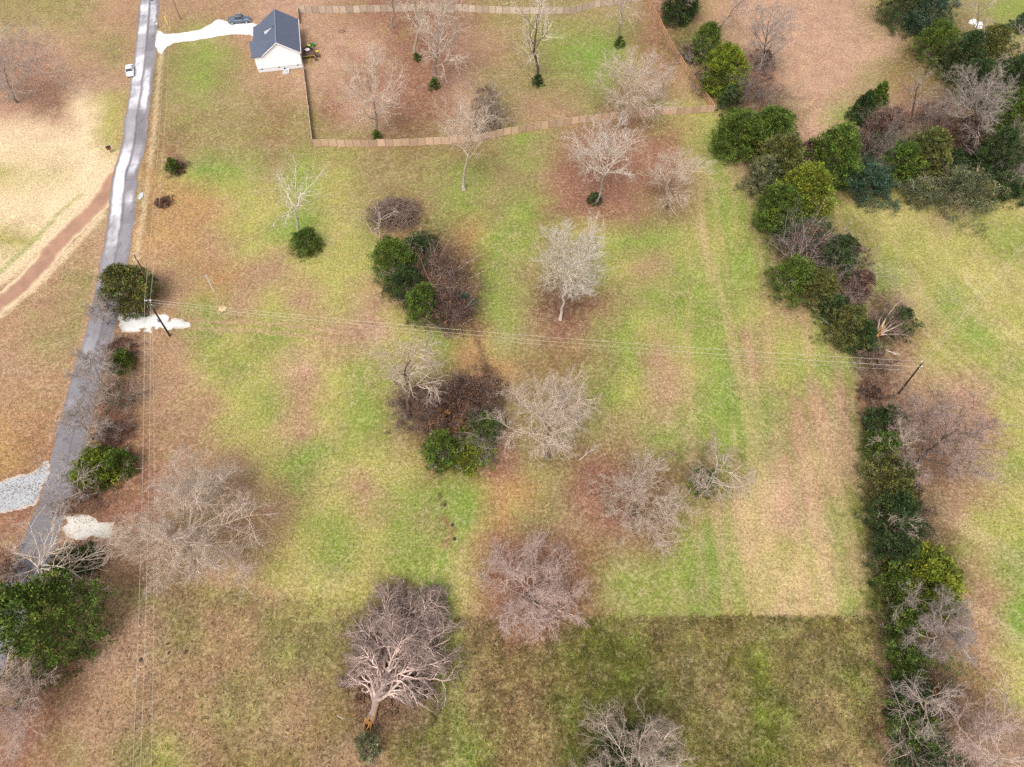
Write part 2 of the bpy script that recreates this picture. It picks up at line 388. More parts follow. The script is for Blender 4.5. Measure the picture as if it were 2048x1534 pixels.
def thicket(name, label, cat, bbox, bark='brown', bark2=None, seed=1, stems=46, group=None, h=None, leaves='brown', lsz=.22, nleaf=1700, arch=-0.06, pieces=1.0, sq=1.0, tw=1.0):
    """multi-stemmed bare bush: arching stems, side branches, twig haze"""
    u0, v0, u1, v1 = bbox; uc, vc = (u0 + u1) / 2, (v0 + v1) / 2
    m = mpp(vc); R = (u1 - u0) / 2 * m
    th = math.atan2(SD - (767 - vc) / F * CD, CD + (767 - vc) / F * SD)
    A = (v1 - v0) / 2 * m * math.hypot(1, (767 - vc) / F); q = A * A - (R * math.sin(th)) ** 2
    if h is None: h = min(max(2 * math.sqrt(max(q, 0.01)) / math.cos(th), .8 * R), 2.2 * R)
    if q < 0: sq = max(.45, A / math.hypot(R * math.sin(th), h / 2 * math.cos(th)))
    x, y = ground(uc, vc, h * 0.45)
    rng = np.random.default_rng(seed); root = empty(name, (x, y, Tf(x, y)), label=label, cat=cat, group=group)
    st = rng.normal(0, R * .33, (stems, 3)) * [1, sq, 0]
    az = rng.random(stems) * 6.28; el = np.radians(25 + 60 * rng.random(stems))
    d = np.stack([np.cos(az) * np.cos(el), np.sin(az) * np.cos(el) * sq, np.sin(el)], 1) + st / R * .5
    ln = (0.7 + 0.45 * rng.random(stems)) * np.where(el > .9, h, (R + h) / 2)
    P = grow(rng, st, d, ln, 9, .13, arch); P[..., 2] = np.maximum(P[..., 2], .03)
    Rr = taper(0.03 + .05 * rng.random(stems), 9, .25)
    S = Acc(); v, q4 = tubes(P, Rr, 4); S.add(v, q4, (1.25,) * 3); S.obj('stems', BARK[bark], root)
    W = Acc()
    s, dd, l, r = children(rng, P, Rr, 8, .2, 1, 42, .38, ln, .55)
    P2 = grow(rng, s, dd, l, 3, .18, arch * .5); P2[..., 2] = np.maximum(P2[..., 2], .03); R2 = taper(np.maximum(r, .012), 3, .4); v, q4 = tubes(P2, R2, 3); W.add(v, q4, (.95,) * 3)
    s, dd, l, r = children(rng, P2, R2, 5, .1, 1, 42, .5, np.maximum(l, .8), .7)
    v, q3 = cones(rng, s, dd, l, np.maximum(r, .013) * tw); W.add(v, q3, (.72,) * 3)
    P3_ = np.stack([s, s + dd * l[:, None]], 1); s, dd, l, r = children(rng, P3_, np.full((len(s), 2), .01), 2, .2, .9, 40, .7, np.maximum(l, .4), 1)
    v, q3 = cones(rng, s, dd, l, np.full(len(s), .014) * tw); W.add(v, q3, (.62,) * 3)
    W.obj('twigs', BARK[bark2 or bark], root, kind='stuff')
    if leaves:
        A_ = foliage_acc(rng, R * .97, h * .85, 'dome', int(nleaf * max(1, R / 3.5)) , lsz, squash=(1, sq), lobes=.5); A_.obj('foliage', LEAF[leaves], root, kind='stuff')
    return root

# ---------------------------------------------------------------- ground colour map: what grows where
PAL = {  # sRGB-looking surface classes -> turned into albedo below
 's': (236,210,174), 'p': (192,155,132), 't': (173,139,111), 'y': (174,166,100), 'g': (140,152,78), 'G': (128,152,72),
 'o': (182,144,100), 'r': (150,108,90), 'b': (140,116,80), 'd': (102,94,54), 'k': (92,68,54), 'm': (150,136,92), 'e': (110,116,48), 'n': (204,176,134)}
ROWS = [
"mmmtttttpptrrrrmmmmmrdtppppmddmg",
"pptmtmgtttpprrptmgGgrddppppp" "dddm",
"pppptmgmtpprrrpmmmmmttdrpppmbddd",
"prsytmmmbmrprrpmttmrmyyddpgprrdd",
"sssytbmmbmmmbmbmgmrrrrGddpddddbd",
"yyssoyGgmgymmmgmmrrrrpgtdddddddd",
"sssmtooyygymbmgmgrrrmmggddyyymyy",
"ysttootyyGygddoggmyggyyggddyyyyg",
"stmmttottyyydddgmmgytgggddyGyyyy",
"ttmdttgtytytydkgmrrmgggytgdkyGyy",
"tmmrttgygytpygogmrmgyggtyybkbyGy",
"tttrttygypygmmoobbmgtyGtyggktyyg",
"ttrrtttygtygbkkbmmgytgGgmttkpppy",
"ormbrttyytygmbkbmmmmgggGttpdpppy",
"ormrrrttyGgyybbrmmrrmddgtntdppyg",
"rrmrrrtttmytgggoomrrmgtnptmdmtty",
"rrrrrmmttygygmGommrrmggnpngddtyy",
"rrrttmttyygyggyrrrbmmgGnynmdddyG",
"ddttmtmmtyyyrGyrrrbgggGynngdddtG",
"ddtppmttmmmbbGtrrbdmbmbbmbbmdrtG",
"dktppmttmmmbbgtrbdedbmbebmetddty",
"brrtttTmmtbkbmtrrbdedmtedtmbddty",
"rrtttttmmtbbddmrtddddmmemtbrddpt",
"rrmtmytbbbttbmgrtdddebebbetrddpp".replace('ebebbe','ebeebt'),
]
ROWS = [r.replace('T', 't') for r in ROWS]
for i, r in enumerate(ROWS): assert len(r) == 32, (i, len(r))
def _sat(c, s=1.08):
    l = c.mean(); return np.clip(l + (c - l) * s, .012, 1)
PALA = {k: _sat(np.array(lin(v)) * 0.62) for k, v in PAL.items()}
GRID = np.array([[PALA[c] for c in r] for r in ROWS])            # 24,32,3
LEAFY = np.array([[{'r': .9, 'p': .6, 't': .45, 'o': .5, 'b': .5, 'k': .8, 's': .15, 'm': .3, 'd': .3}.get(c, .1) for c in r] for r in ROWS])
def sample(G, u, v):
    a = np.clip(u / 64 - 0.5, 0, 30.999); b = np.clip(v / 64 - 0.5, 0, 22.999)
    i = a.astype(int); j = b.astype(int); fx = a - i; fy = b - j
    if G.ndim == 3: fx = fx[:, None]; fy = fy[:, None]
    return (G[j, i] * (1 - fx) + G[j, i + 1] * fx) * (1 - fy) + (G[j + 1, i] * (1 - fx) + G[j + 1, i + 1] * fx) * fy
def projv(x, y):
    dep = y * CD + H * SD; dep = np.where(dep < 5, 5, dep); return 1024 + F * x / dep, 767 - F * (y * SD - H * CD) / dep
def rough_mask(x, y):
    """unmown grass in the foreground: 1 inside"""
    u, v = projv(x, y)
    b = np.where(u > 860, 1234.0, np.where(u < 480, 1175.0, 1192.0)) + 2.0 * fbm(x, y, 4.0, 5)
    m = sstep(-3, 3, v - b)
    side = np.where(u < 860, 0.38, 1.0)
    edge = sstep(1775, 1745, u) * sstep(150, 300, u)
    return m * side * edge
def ground_color(x, y):
    wx = 4.0 * fbm(x, y, 14.0, 11) + 1.3 * fbm(x, y, 3.5, 15, 2); wy = 4.5 * fbm(x, y, 14.0, 21) + 1.3 * fbm(x, y, 3.5, 25, 2)
    u, v = projv(x + wx, y + wy); u0, v0 = projv(x, y)
    right = (u0 > 880) & (u0 < 1770)
    v = np.where(right & (v0 < 1234), np.minimum(v, 1198), v); v = np.where(right & (v0 >= 1234), np.maximum(v, 1250), v)
    u = np.clip(u, 0, 2047); v = np.clip(v, 0, 1533)
    c = sample(GRID, u, v); lf = sample(LEAFY, u, v)
    # patchiness of several sizes: value, and shift between green and straw
    n1 = fbm(x, y, 9.0, 31, 5); n2 = fbm(x, y, 2.6, 41, 4); n3 = fbm(x, y, 24.0, 51, 3)
    straw = np.array(PALA['p']) * .55 + np.array(PALA['s']) * .5; green = np.array(PALA['G']) * 1.02; rust = np.array(PALA['r'])
    k = np.clip(0.60 * n1 + 0.60 * n2 + .45 * fbm(x, y, 1.25, 45, 2), -1, 1)[:, None]
    c = np.where(k > 0, c * (1 - 0.36 * k) + green * (0.36 * k), c * (1 + 0.36 * k) - straw * (0.36 * k))
    # leaf litter speckle
    lk = (lf * sstep(-0.1, 0.5, fbm(x, y, 1.7, 61, 3) + 0.25 * n1))[:, None] * 0.35
    c = c * (1 - lk) + rust * lk
    # mowing and wheel lines, along the field
    warp = 1.6 * fbm(x, y, 30.0, 71, 2)
    lane = ((x - 0.10 * (y - 60) * 1.0 + warp) / 1.9)
    st = np.sin(lane * 2 * np.pi * 0.5) * 0.5 + (vnoise(lane, y / 26.0, 81) - 0.5) * 1.5
    ms = sstep(1290, 1420, u0) * sstep(1235, 1225, v0) * sstep(1760, 1700, u0 + 0.0 * v0) * sstep(250, 420, v0)
    stc = (np.clip(st, -1, 1) * ms * 0.50)[:, None]
    c = np.where(stc > 0, c * (1 - stc) + np.array(PALA['g']) * 1.12 * stc, c * (1 + stc) - np.array(PALA['n']) * 0.95 * stc)
    # curved hay lines on the field to the right
    mr = sstep(1640, 1720, u0) * sstep(395, 430, v0) + sstep(1900, 1960, u0) * sstep(900, 1000, v0)
    cx, cy = 150.0, 96.0
    rr = np.hypot(x - 128, (y - 100)) + 1.2 * fbm(x, y, 18.0, 91, 2); ang = np.arctan2(y - 100, x - 128)
    s2 = (vnoise(rr / 1.1, ang * 3.0, 95) - 0.5) * 0.9 + (vnoise(rr / 0.5, ang * 5.0, 96) - 0.5) * 0.5
    s2 = (np.clip(s2, -1, 1) * np.clip(mr, 0, 1) * 0.45)[:, None]
    c = np.where(s2 > 0, c * (1 - s2) + np.array(PALA['s']) * .95 * s2, c * (1 + s2) - np.array(PALA['g']) * s2)
    rm = rough_mask(x, y)[:, None]
    k3 = (vnoise(x / .8, y / .8, 46) - .5 + .8 * (vnoise(x / 1.7, y / 1.7, 47) - .5))[:, None]
    c = c * (1 - 0.22 * rm) * (1 + 0.25 * rm * n2[:, None]) * (1 + .75 * rm * k3)
    c = c * (1 - .28 * rm) + PALA['e'] * .28 * rm
    c = c * (1 - .35 * rm * np.clip(k3, 0, 1)) + PALA['G'] * .35 * rm * np.clip(k3, 0, 1)
    c = c * (1 + 0.22 * n2[:, None] + 0.06 * n3[:, None])
    # outside what the photograph shows the field simply goes on
    far = np.clip(sstep(0, 160, -projv(x, y)[0]) + sstep(2048, 2210, u0) + sstep(0, 60, -v0) + sstep(1534, 1640, v0), 0, 1)[:, None]
    g2 = PALA['m'] * (1 - .5 * sstep(-.5, .6, n3)[:, None]) + PALA['t'] * .5 * sstep(-.5, .6, n3)[:, None]
    return np.clip(c * (1 - far) + g2 * (1 + .2 * n1[:, None]) * far, 0.005, 0.9)

# extra soil / litter spots with a shape of their own, 'k' ones under thickets also painting in shade (u, v, radius u, radius v, class, strength)
SPOTS = [
 (35,150,95,80,'r',.55),(1120,600,62,62,'k',.60),(1190,330,95,95,'r',.7),(1345,380,75,70,'r',.45),(1285,1020,110,100,'r',.55),(1180,960,60,60,'r',.5),
 (1065,1190,110,85,'r',.65),(1060,1260,60,40,'r',.5),(790,1320,112,150,'k',.75),(790,440,66,42,'k',.5),(800,470,62,22,'o',.4),(930,560,24,80,'o',.4),(865,560,98,95,'k',.85),
 (915,850,95,95,'k',.8),(1000,890,40,70,'r',.5),(980,740,60,30,'o',.35),(345,330,22,40,'r',.6),(318,420,22,20,'o',.7),(350,400,75,45,'o',.35),(1750,760,26,75,'k',.9),
 (1745,800,34,45,'r',.7),(240,690,36,30,'r',.7),(215,860,50,90,'r',.7),(740,1440,28,20,'k',.6),(300,230,14,90,'b',.7),(290,380,12,110,'b',.55),(312,160,10,50,'d',.4),
 (1420,985,55,38,'e',.55),(580,455,60,35,'G',.6),(605,500,40,18,'d',.5),(1200,130,40,70,'G',.7),(1390,330,34,90,'y',.3),(900,1010,42,60,'G',.5),(880,1210,32,50,'G',.6),
 (55,870,90,110,'o',.35),(55,985,120,50,'r',.5),(300,1150,60,40,'r',.4),(1880,880,140,120,'r',.45),(1930,1420,80,110,'o',.4),(165,1010,70,40,'r',.7),
 (1480,170,90,70,'r',.5),(1700,380,100,25,'k',.4),(1560,450,60,90,'k',.5),(1640,570,75,70,'k',.5),(1830,1180,90,360,'k',.5),(1190,415,75,30,'r',.6),(1350,1460,160,90,'d',.35),
 (1100,915,60,26,'b',.5),(370,1080,120,55,'r',.35),(757,280,50,16,'r',.5),(930,300,70,16,'b',.35),(140,380,120,80,'s',.5),(60,300,120,60,'s',.55),(560,60,110,30,'p',.3),
 (890,100,110,60,'r',.35),(520,1400,50,120,'t',.3),(760,1400,70,60,'r',.4),(885,1330,10,120,'g',.8),(915,1400,16,120,'g',.45),
]
def spots(x, y, c):
    wx = 1.6 * fbm(x, y, 5.0, 111); wy = 1.8 * fbm(x, y, 5.0, 121)
    u, v = projv(x + wx, y + wy)
    for (a, b, ru, rv, k, s) in SPOTS:
        d = np.hypot((u - a) / ru, (v - b) / rv); wgt = (s * sstep(1.25, 0.45, d))
        sel = wgt > 0
        if k in PALA: c[sel] = c[sel] * (1 - wgt[sel, None]) + PALA[k] * (1 + .25 * (wx[sel, None] / 1.6)) * wgt[sel, None]
    return c
def lines(x, y, c):
    """trodden and washed-out lines in the grass: wheel ruts, the wet swale"""
    for pts, wd, k, s in (
        ([(385,642),(520,646),(640,658),(700,668)], .35, 'p', .6), ([(385,657),(520,662),(640,676),(700,688)], .35, 'p', .6),
        ([(945,650),(962,700),(975,740)], .6, 'k', .6), ([(880,990),(887,1012)], .35, 'k', .7), ([(885,1035),(905,1060),(890,1090)], .5, 'r', .6),
        ([(885,1110),(880,1150),(890,1190)], .5, 'G', .7), ([(1440,420),(1500,620),(1570,900)], .9, 'G', .25), ([(1400,440),(1455,640),(1500,860),(1530,1200)], .7, 'n', .4),
        ([(0,560),(60,505),(120,450),(190,370),(215,330)], 1.1, 's', .9), ([(0,545),(60,490),(120,425),(160,390)], .5, 'G', .5),
        ([(5,630),(85,560),(140,500),(205,430)], .6, 's', .7), ([(1732,740),(1752,830)], 1.1, 'k', .7),
        ([(205,470),(185,600),(160,690),(135,790),(100,880)], .5, 'p', .6), ([(322,110),(310,240),(300,330),(285,440),(272,520)], .45, 's', .5), ([(330,130),(322,260),(312,330),(300,470)], .7, 'b', .55),
        ([(300,340),(312,420),(300,520)], .8, 'o', .6)):
        w = [ground(*p) for p in pts]
        n = 0.5 * fbm(x, y, 2.0, 131)
        best = np.full(x.shape, 99.0)
        for (x0, y0), (x1, y1) in zip(w[:-1], w[1:]):
            dx, dy = x1 - x0, y1 - y0; t = np.clip(((x - x0) * dx + (y - y0) * dy) / (dx * dx + dy * dy), 0, 1)
            best = np.minimum(best, np.hypot(x - x0 - t * dx, y - y0 - t * dy))
        wgt = s * sstep(wd * 1.7, wd * 0.6, best + n * wd); sel = wgt > 0
        c[sel] = c[sel] * (1 - wgt[sel, None]) + PALA[k] * wgt[sel, None]
    return c
def full_color(x, y): return lines(x, y, spots(x, y, ground_color(x, y)))

def axis(lo, hi, st, far):
    core = np.arange(lo, hi + st / 2, st); ext = []; s = st; p = hi
    while p < far: s *= 1.35; p += s; ext.append(p)
    e = np.array(ext); neg = []; s = st; p = lo
    while p > -far: s *= 1.35; p -= s; neg.append(p)
    return np.concatenate([np.array(neg[::-1]), core, e])
gx = axis(-148, 148, 0.68, 4000); gy = axis(6, 214, 0.68, 4000)
X, Y = np.meshgrid(gx, gy); xf_, yf_ = X.ravel(), Y.ravel()
gz = T(xf_, yf_) + rough_mask(xf_, yf_) * 0.16 * (0.5 + 0.5 * fbm(xf_, yf_, 1.8, 141, 3))
gcol = full_color(xf_, yf_)
nx_, ny_ = len(gx), len(gy)
ii = np.arange(nx_ * ny_).reshape(ny_, nx_)
quads = np.stack([ii[:-1, :-1], ii[:-1, 1:], ii[1:, 1:], ii[1:, :-1]], -1).reshape(-1, 4)

def ground_material():
    m = bpy.data.materials.new('grass_and_leaf_litter'); m.use_nodes = True; n = m.node_tree.nodes; L = m.node_tree.links
    p = n['Principled BSDF']; p.inputs['Roughness'].default_value = 0.95; p.inputs['Specular IOR Level'].default_value = 0.1
    at = n.new('ShaderNodeAttribute'); at.attribute_name = 'tint'; tc = n.new('ShaderNodeTexCoord')
    def noise(s, d=3, r=0.7):
        z = n.new('ShaderNodeTexNoise'); z.inputs['Scale'].default_value = s; z.inputs['Detail'].default_value = d; z.inputs['Roughness'].default_value = r
        L.new(tc.outputs['Object'], z.inputs['Vector']); return z
    def rng_(src, a, b, c, d):
        r = n.new('ShaderNodeMapRange'); r.inputs[1].default_value = a; r.inputs[2].default_value = b; r.inputs[3].default_value = c; r.inputs[4].default_value = d
        L.new(src, r.inputs[0]); return r.outputs[0]
    def mix(kind, f, a, b):
        x = n.new('ShaderNodeMix'); x.data_type = 'RGBA'; x.blend_type = kind
        if isinstance(f, float): x.inputs[0].default_value = f
        else: L.new(f, x.inputs[0])
        L.new(a, x.inputs[6])
        if isinstance(b, tuple): x.inputs[7].default_value = (*b, 1)
        else: L.new(b, x.inputs[7])
        return x.outputs[2]
    a = noise(2.2, 6, 0.85); b = noise(5.0, 3, 0.8); c = noise(1.1, 6, .85); d = noise(3.2, 4, .85)
    v1 = rng_(a.outputs[0], .34, .66, .55, 1.48); v2 = rng_(b.outputs[0], .30, .70, .50, 1.50)
    o = mix('MULTIPLY', 1.0, at.outputs['Color'], v1); o = mix('MULTIPLY', 1.0, o, v2)
    o = mix('MIX', rng_(c.outputs[0], .50, .62, 0.0, .32), o, tuple(PALA['s'] * .9))
    o = mix('MIX', rng_(d.outputs[0], .56, .68, 0.0, .40), o, tuple(PALA['r'] * .8))
    L.new(o, p.inputs['Base Color'])
    bp = n.new('ShaderNodeBump'); bp.inputs['Strength'].default_value = 0.6; bp.inputs['Distance'].default_value = 0.12
    L.new(b.outputs[0], bp.inputs['Height']); L.new(bp.outputs[0], p.inputs['Normal'])
    return m
GM = ground_material()
link(bpy.data.objects.new('ground', mesh_np('ground', np.stack([xf_, yf_, gz], 1), quads, 4, GM, gcol, smooth=True)), kind='structure',
     label='winter pasture of mixed green grass, straw and fallen leaves')

# ---------------------------------------------------------------- roads and gravel (sheets just above the ground)
def attr_mat(name, rough=.85, v=(.75, 1.25), scale=4.0, bump=.3):
    m = bpy.data.materials.new(name); m.use_nodes = True; n = m.node_tree.nodes; L = m.node_tree.links; p = n['Principled BSDF']
    p.inputs['Roughness'].default_value = rough; p.inputs['Specular IOR Level'].default_value = .25
    at = n.new('ShaderNodeAttribute'); at.attribute_name = 'tint'; tc = n.new('ShaderNodeTexCoord')
    z = n.new('ShaderNodeTexNoise'); z.inputs['Scale'].default_value = scale; z.inputs['Detail'].default_value = 4; z.inputs['Roughness'].default_value = .75
    L.new(tc.outputs['Object'], z.inputs['Vector'])
    r = n.new('ShaderNodeMapRange'); r.inputs[1].default_value = .3; r.inputs[2].default_value = .7; r.inputs[3].default_value = v[0]; r.inputs[4].default_value = v[1]
    L.new(z.outputs[0], r.inputs[0]); x = n.new('ShaderNodeMix'); x.data_type = 'RGBA'; x.blend_type = 'MULTIPLY'; x.inputs[0].default_value = 1
    L.new(at.outputs['Color'], x.inputs[6]); L.new(r.outputs[0], x.inputs[7]); L.new(x.outputs[2], p.inputs['Base Color'])
    bp = n.new('ShaderNodeBump'); bp.inputs['Strength'].default_value = bump; bp.inputs['Distance'].default_value = .05
    L.new(z.outputs[0], bp.inputs['Height']); L.new(bp.outputs[0], p.inputs['Normal']); return m
def resample(pts, step):
    pts = [np.array(p, float) for p in pts]; out = []
    n = len(pts)
    for i in range(n - 1):     # Catmull-Rom
        p0 = pts[max(i - 1, 0)]; p1 = pts[i]; p2 = pts[i + 1]; p3 = pts[min(i + 2, n - 1)]
        k = max(2, int(np.linalg.norm(p2 - p1) / step))
        for j in range(k):
            t = j / k; out.append(0.5 * ((2 * p1) + (-p0 + p2) * t + (2 * p0 - 5 * p1 + 4 * p2 - p3) * t * t + (-p0 + 3 * p1 - 3 * p2 + p3) * t ** 3))
    out.append(pts[-1]); return np.array(out)
def ribbon(name, pts, width, colf, material, lift, left_edge=False, nacross=16, label=None, ragged=.12):
    c = resample(pts, 0.5); t = np.gradient(c, axis=0); t /= np.linalg.norm(t, axis=1, keepdims=True); nrm = np.stack([-t[:, 1], t[:, 0]], 1)
    s = np.concatenate([[0], np.cumsum(np.linalg.norm(np.diff(c, axis=0), axis=1))])
    a = np.linspace(0, 1, nacross)[None, :]; A = np.broadcast_to(a, (len(c), nacross)).copy(); S = np.broadcast_to(s[:, None], A.shape)
    ragged = ragged * 2.0; e0 = ragged * fbm(s, s * 0 + 3., 2.2, 201, 5); e1 = ragged * fbm(s, s * 0 + 9., 2.2, 211, 4)
    off = e0[:, None] + A * (width + e1 - e0)[:, None] - (0 if left_edge else width / 2)
    XY = c[:, None, :] + nrm[:, None, :] * off[..., None] 
    x, y = XY[..., 0].ravel(), XY[..., 1].ravel(); z = T(x, y) + lift
    col = colf(A.ravel(), S.ravel(), x, y); i = np.arange(x.size).reshape(A.shape)
    q = np.stack([i[:-1, :-1], i[1:, :-1], i[1:, 1:], i[:-1, 1:]], -1).reshape(-1, 4)
    return link(bpy.data.objects.new(name, mesh_np(name, np.stack([x, y, z], 1), q, 4, material, col)), kind='structure', label=label)
LE = [(313,-60),(290,-20),(279,0),(270,100),(262,160),(249,240),(244,282),(233,325),(224,356),(213,451),(197,542),(173,657),(141,762),(117,850),(93,948),(60,1040),(13,1160),(-40,1275),(-100,1400)]
rl = [ground(*p) for p in LE][1:]; d0 = np.array(rl[0]) - np.array(rl[2]); d0 /= np.linalg.norm(d0); [rl.insert(0, tuple(np.array(rl[0]) + d0 * 20)) for _ in range(12)]
d1 = np.array(rl[-1]) - np.array(rl[-3]); d1 /= np.linalg.norm(d1); [rl.append(tuple(np.array(rl[-1]) + d1 * 15)) for _ in range(8)]
rl = rl[::-1]          # from near to far, so that the right-hand side is -normal
def road_col(a, s, x, y):
    u, v = projv(x, y)
    base = np.array([.205, .190, .205]) ; pale = np.array([.60, .58, .61])
    dry = sstep(560, 380, v) * 0.95 + 0.08
    a = a + .03 * fbm(s, s * 0 + 7., 16.0, 215, 2)
    band = (sstep(.06, .14, a) * sstep(.50, .44, a)) * (1 - .8 * sstep(.15, .4, fbm(s, s * 0 + 2., 9.0, 217, 3))) + (sstep(.54, .62, a) * sstep(.90, .80, a)) * sstep(-.25, .35, fbm(s * .9, s * 0 + 1., 11.0, 221, 3)) * 0.95
    n = fbm(a * 4.5, s / 3.2, 1.3, 231, 4) + 0.5 * fbm(x, y, 1.2, 241, 3)
    m = np.clip(band * (0.85 + 0.85 * n), 0, 1) * dry
    m = m * (1 - .75 * sstep(.1, .3, vnoise(s / 7.5, s * 0 + 4., 251) - .62))
    c = base * (1 - m[:, None]) + pale * m[:, None]
    c = c * (1 + .18 * fbm(x, y, 2.0, 261, 3))[:, None]
    c = c * (1 + .22 * fbm(x, y, 5.0, 263, 4) * sstep(500, 700, v))[:, None] * (1 - .12 * sstep(600, 900, v))[:, None]
    pt = sstep(.60, .64, vnoise(np.floor(a * 2.2) + 3., np.floor(s / 6.5 + .4 * np.floor(a * 2.2)), 265))[:, None]; c = c * (1 - .30 * pt) + np.array([.10, .095, .10]) * .30 * pt
    crk = (sstep(.03, .0, np.abs(fbm(x, y, 2.4, 267, 3))) * .35)[:, None]; c = c * (1 - crk)
    eg = (sstep(.86, 1.0, np.abs(a - .5) * 2 + .22 * fbm(x, y, 1.3, 269, 3)))[:, None] * .75; c = c * (1 - eg) + (PALA['t'] * .6 + PALA['b'] * .4) * eg
    seam = np.exp(-((a - .52) / .012) ** 2)[:, None]; c = c * (1 - .35 * seam)
    return np.clip(c, .02, .9)
ROADM = attr_mat('asphalt_worn', .8, (.72, 1.22), 7.0, .25)
ribbon('road', [(p[0], p[1]) for p in rl], -5.5, lambda a, s, x, y: road_col(a, s, x, y), ROADM, 0.028, left_edge=True, nacross=24, label='worn grey asphalt country road with pale dried wheel bands')
def lane_col(a, s, x, y):
    e = np.abs(a - .5) * 2; c = (np.array(PALA['r'])[None] * .35 + PALA['p'] * .70) * np.array([1.0, 1.0, 1.0]) * (1 + .25 * fbm(x, y, 1.6, 271, 4))[:, None]
    m = (sstep(.50, .95, e + .25 * fbm(x, y, 1.0, 281, 3)))[:, None]; return np.clip(c * (1 - m) + PALA['s'] * m, .02, .9)
ln_ = [ground(*p) for p in [(240,350),(226,360),(200,405),(165,440),(125,477),(73,542),(3,605),(-80,675),(-200,770)]]
ribbon('farm_lane', ln_, 4.9, lane_col, attr_mat('lane_dirt', .95, (.75, 1.2), 5.0), 0.018, nacross=12, label='narrow brown dirt lane branching left off the road', ragged=.25)

def patch(name, poly, cols, lift, label, seed, rag=0.5, step=0.22, holes=0.0):
    w = np.array([ground(*p) for p in poly]); x0, y0 = w.min(0) - 1.5; x1, y1 = w.max(0) + 1.5
    ax = np.arange(x0, x1, step); ay = np.arange(y0, y1, step); X, Y = np.meshgrid(ax, ay); x, y = X.ravel(), Y.ravel()
    inside = np.zeros(x.size, bool); dist = np.full(x.size, 99.0); n = len(w)
    for i in range(n):
        xa, ya = w[i]; xb, yb = w[(i + 1) % n]
        cnd = ((ya > y) != (yb > y)); 
        with np.errstate(divide='ignore', invalid='ignore'): xi = (xb - xa) * (y - ya) / (yb - ya + 1e-12) + xa
        inside ^= cnd & (x < xi)
        dx, dy = xb - xa, yb - ya; t = np.clip(((x - xa) * dx + (y - ya) * dy) / (dx * dx + dy * dy + 1e-9), 0, 1)
        dist = np.minimum(dist, np.hypot(x - xa - t * dx, y - ya - t * dy))
    sd_ = np.where(inside, dist, -dist) + rag * fbm(x, y, 1.5, seed, 5)
    if holes: sd_ = sd_ - holes * 3 * sstep(.15, .6, fbm(x, y, 1.6, seed + 9, 4))
    i = np.arange(x.size).reshape(len(ay), len(ax)); S = sd_.reshape(i.shape)
    ok = (S[:-1, :-1] + S[1:, :-1] + S[1:, 1:] + S[:-1, 1:]) > 0
    q = np.stack([i[:-1, :-1], i[:-1, 1:], i[1:, 1:], i[1:, :-1]], -1)[ok]
    us, inv = np.unique(q, return_inverse=True)
    xx, yy = x[us], y[us]; k = sstep(.0, .55, sd_[us] + .35 * fbm(xx, yy, 1.1, seed + 5, 4))[:, None]
    nn = (1 + .16 * fbm(xx, yy, .9, seed + 7, 4))[:, None]
    c = np.clip((cols[1] * (1 - k) + cols[0] * k) * nn, .02, .92)
    return link(bpy.data.objects.new(name, mesh_np(name, np.stack([xx, yy, T(xx, yy) + lift], 1), inv.reshape(-1, 4), 4, GRM, c)), kind='structure', label=label)
GRM = attr_mat('crushed_limestone', .95, (.80, 1.15), 9.0, .5)
W1 = np.array([.80, .78, .74]); W2 = np.array([.46, .36, .29])
patch('gravel_driveway', [(316,60),(330,68),(360,66),(400,60),(422,48),(436,38),(450,42),(470,46),(505,46),(517,50),(515,78),(500,71),(470,69),(440,72),(400,80),(350,86),(333,94),(323,110),(316,104),(311,92),(311,76)], (W1, W2), .042, 'white gravel driveway running from the road to the house', 301, .35)
patch('gravel_driveway', [(236,629),(262,624),(300,628),(335,628),(352,636),(385,642),(386,655),(355,658),(330,661),(290,664),(250,667),(238,655)], (W1 * .74, W2), .036, 'white gravel field entrance beside the dark utility pole', 311, .7, holes=.5)
patch('gravel_driveway', [(128,1030),(160,1027),(200,1038),(230,1046),(226,1062),(248,1068),(246,1080),(228,1072),(205,1077),(180,1080),(140,1079),(126,1060)], (W1 * .66 * np.array([1.02, .97, .9]), W2), .036, 'short white gravel field entrance at the lower left', 321, .5, holes=.3)
patch('gravel_driveway', [(-80,975),(0,960),(60,950),(96,925),(100,934),(86,972),(66,1010),(40,1020),(0,1028),(-80,1045)], (W1 * .46 * np.array([.93, .98, 1.06]), W2), .036, 'greyish gravel driveway leaving the left side of the road', 331, .9, holes=.05)

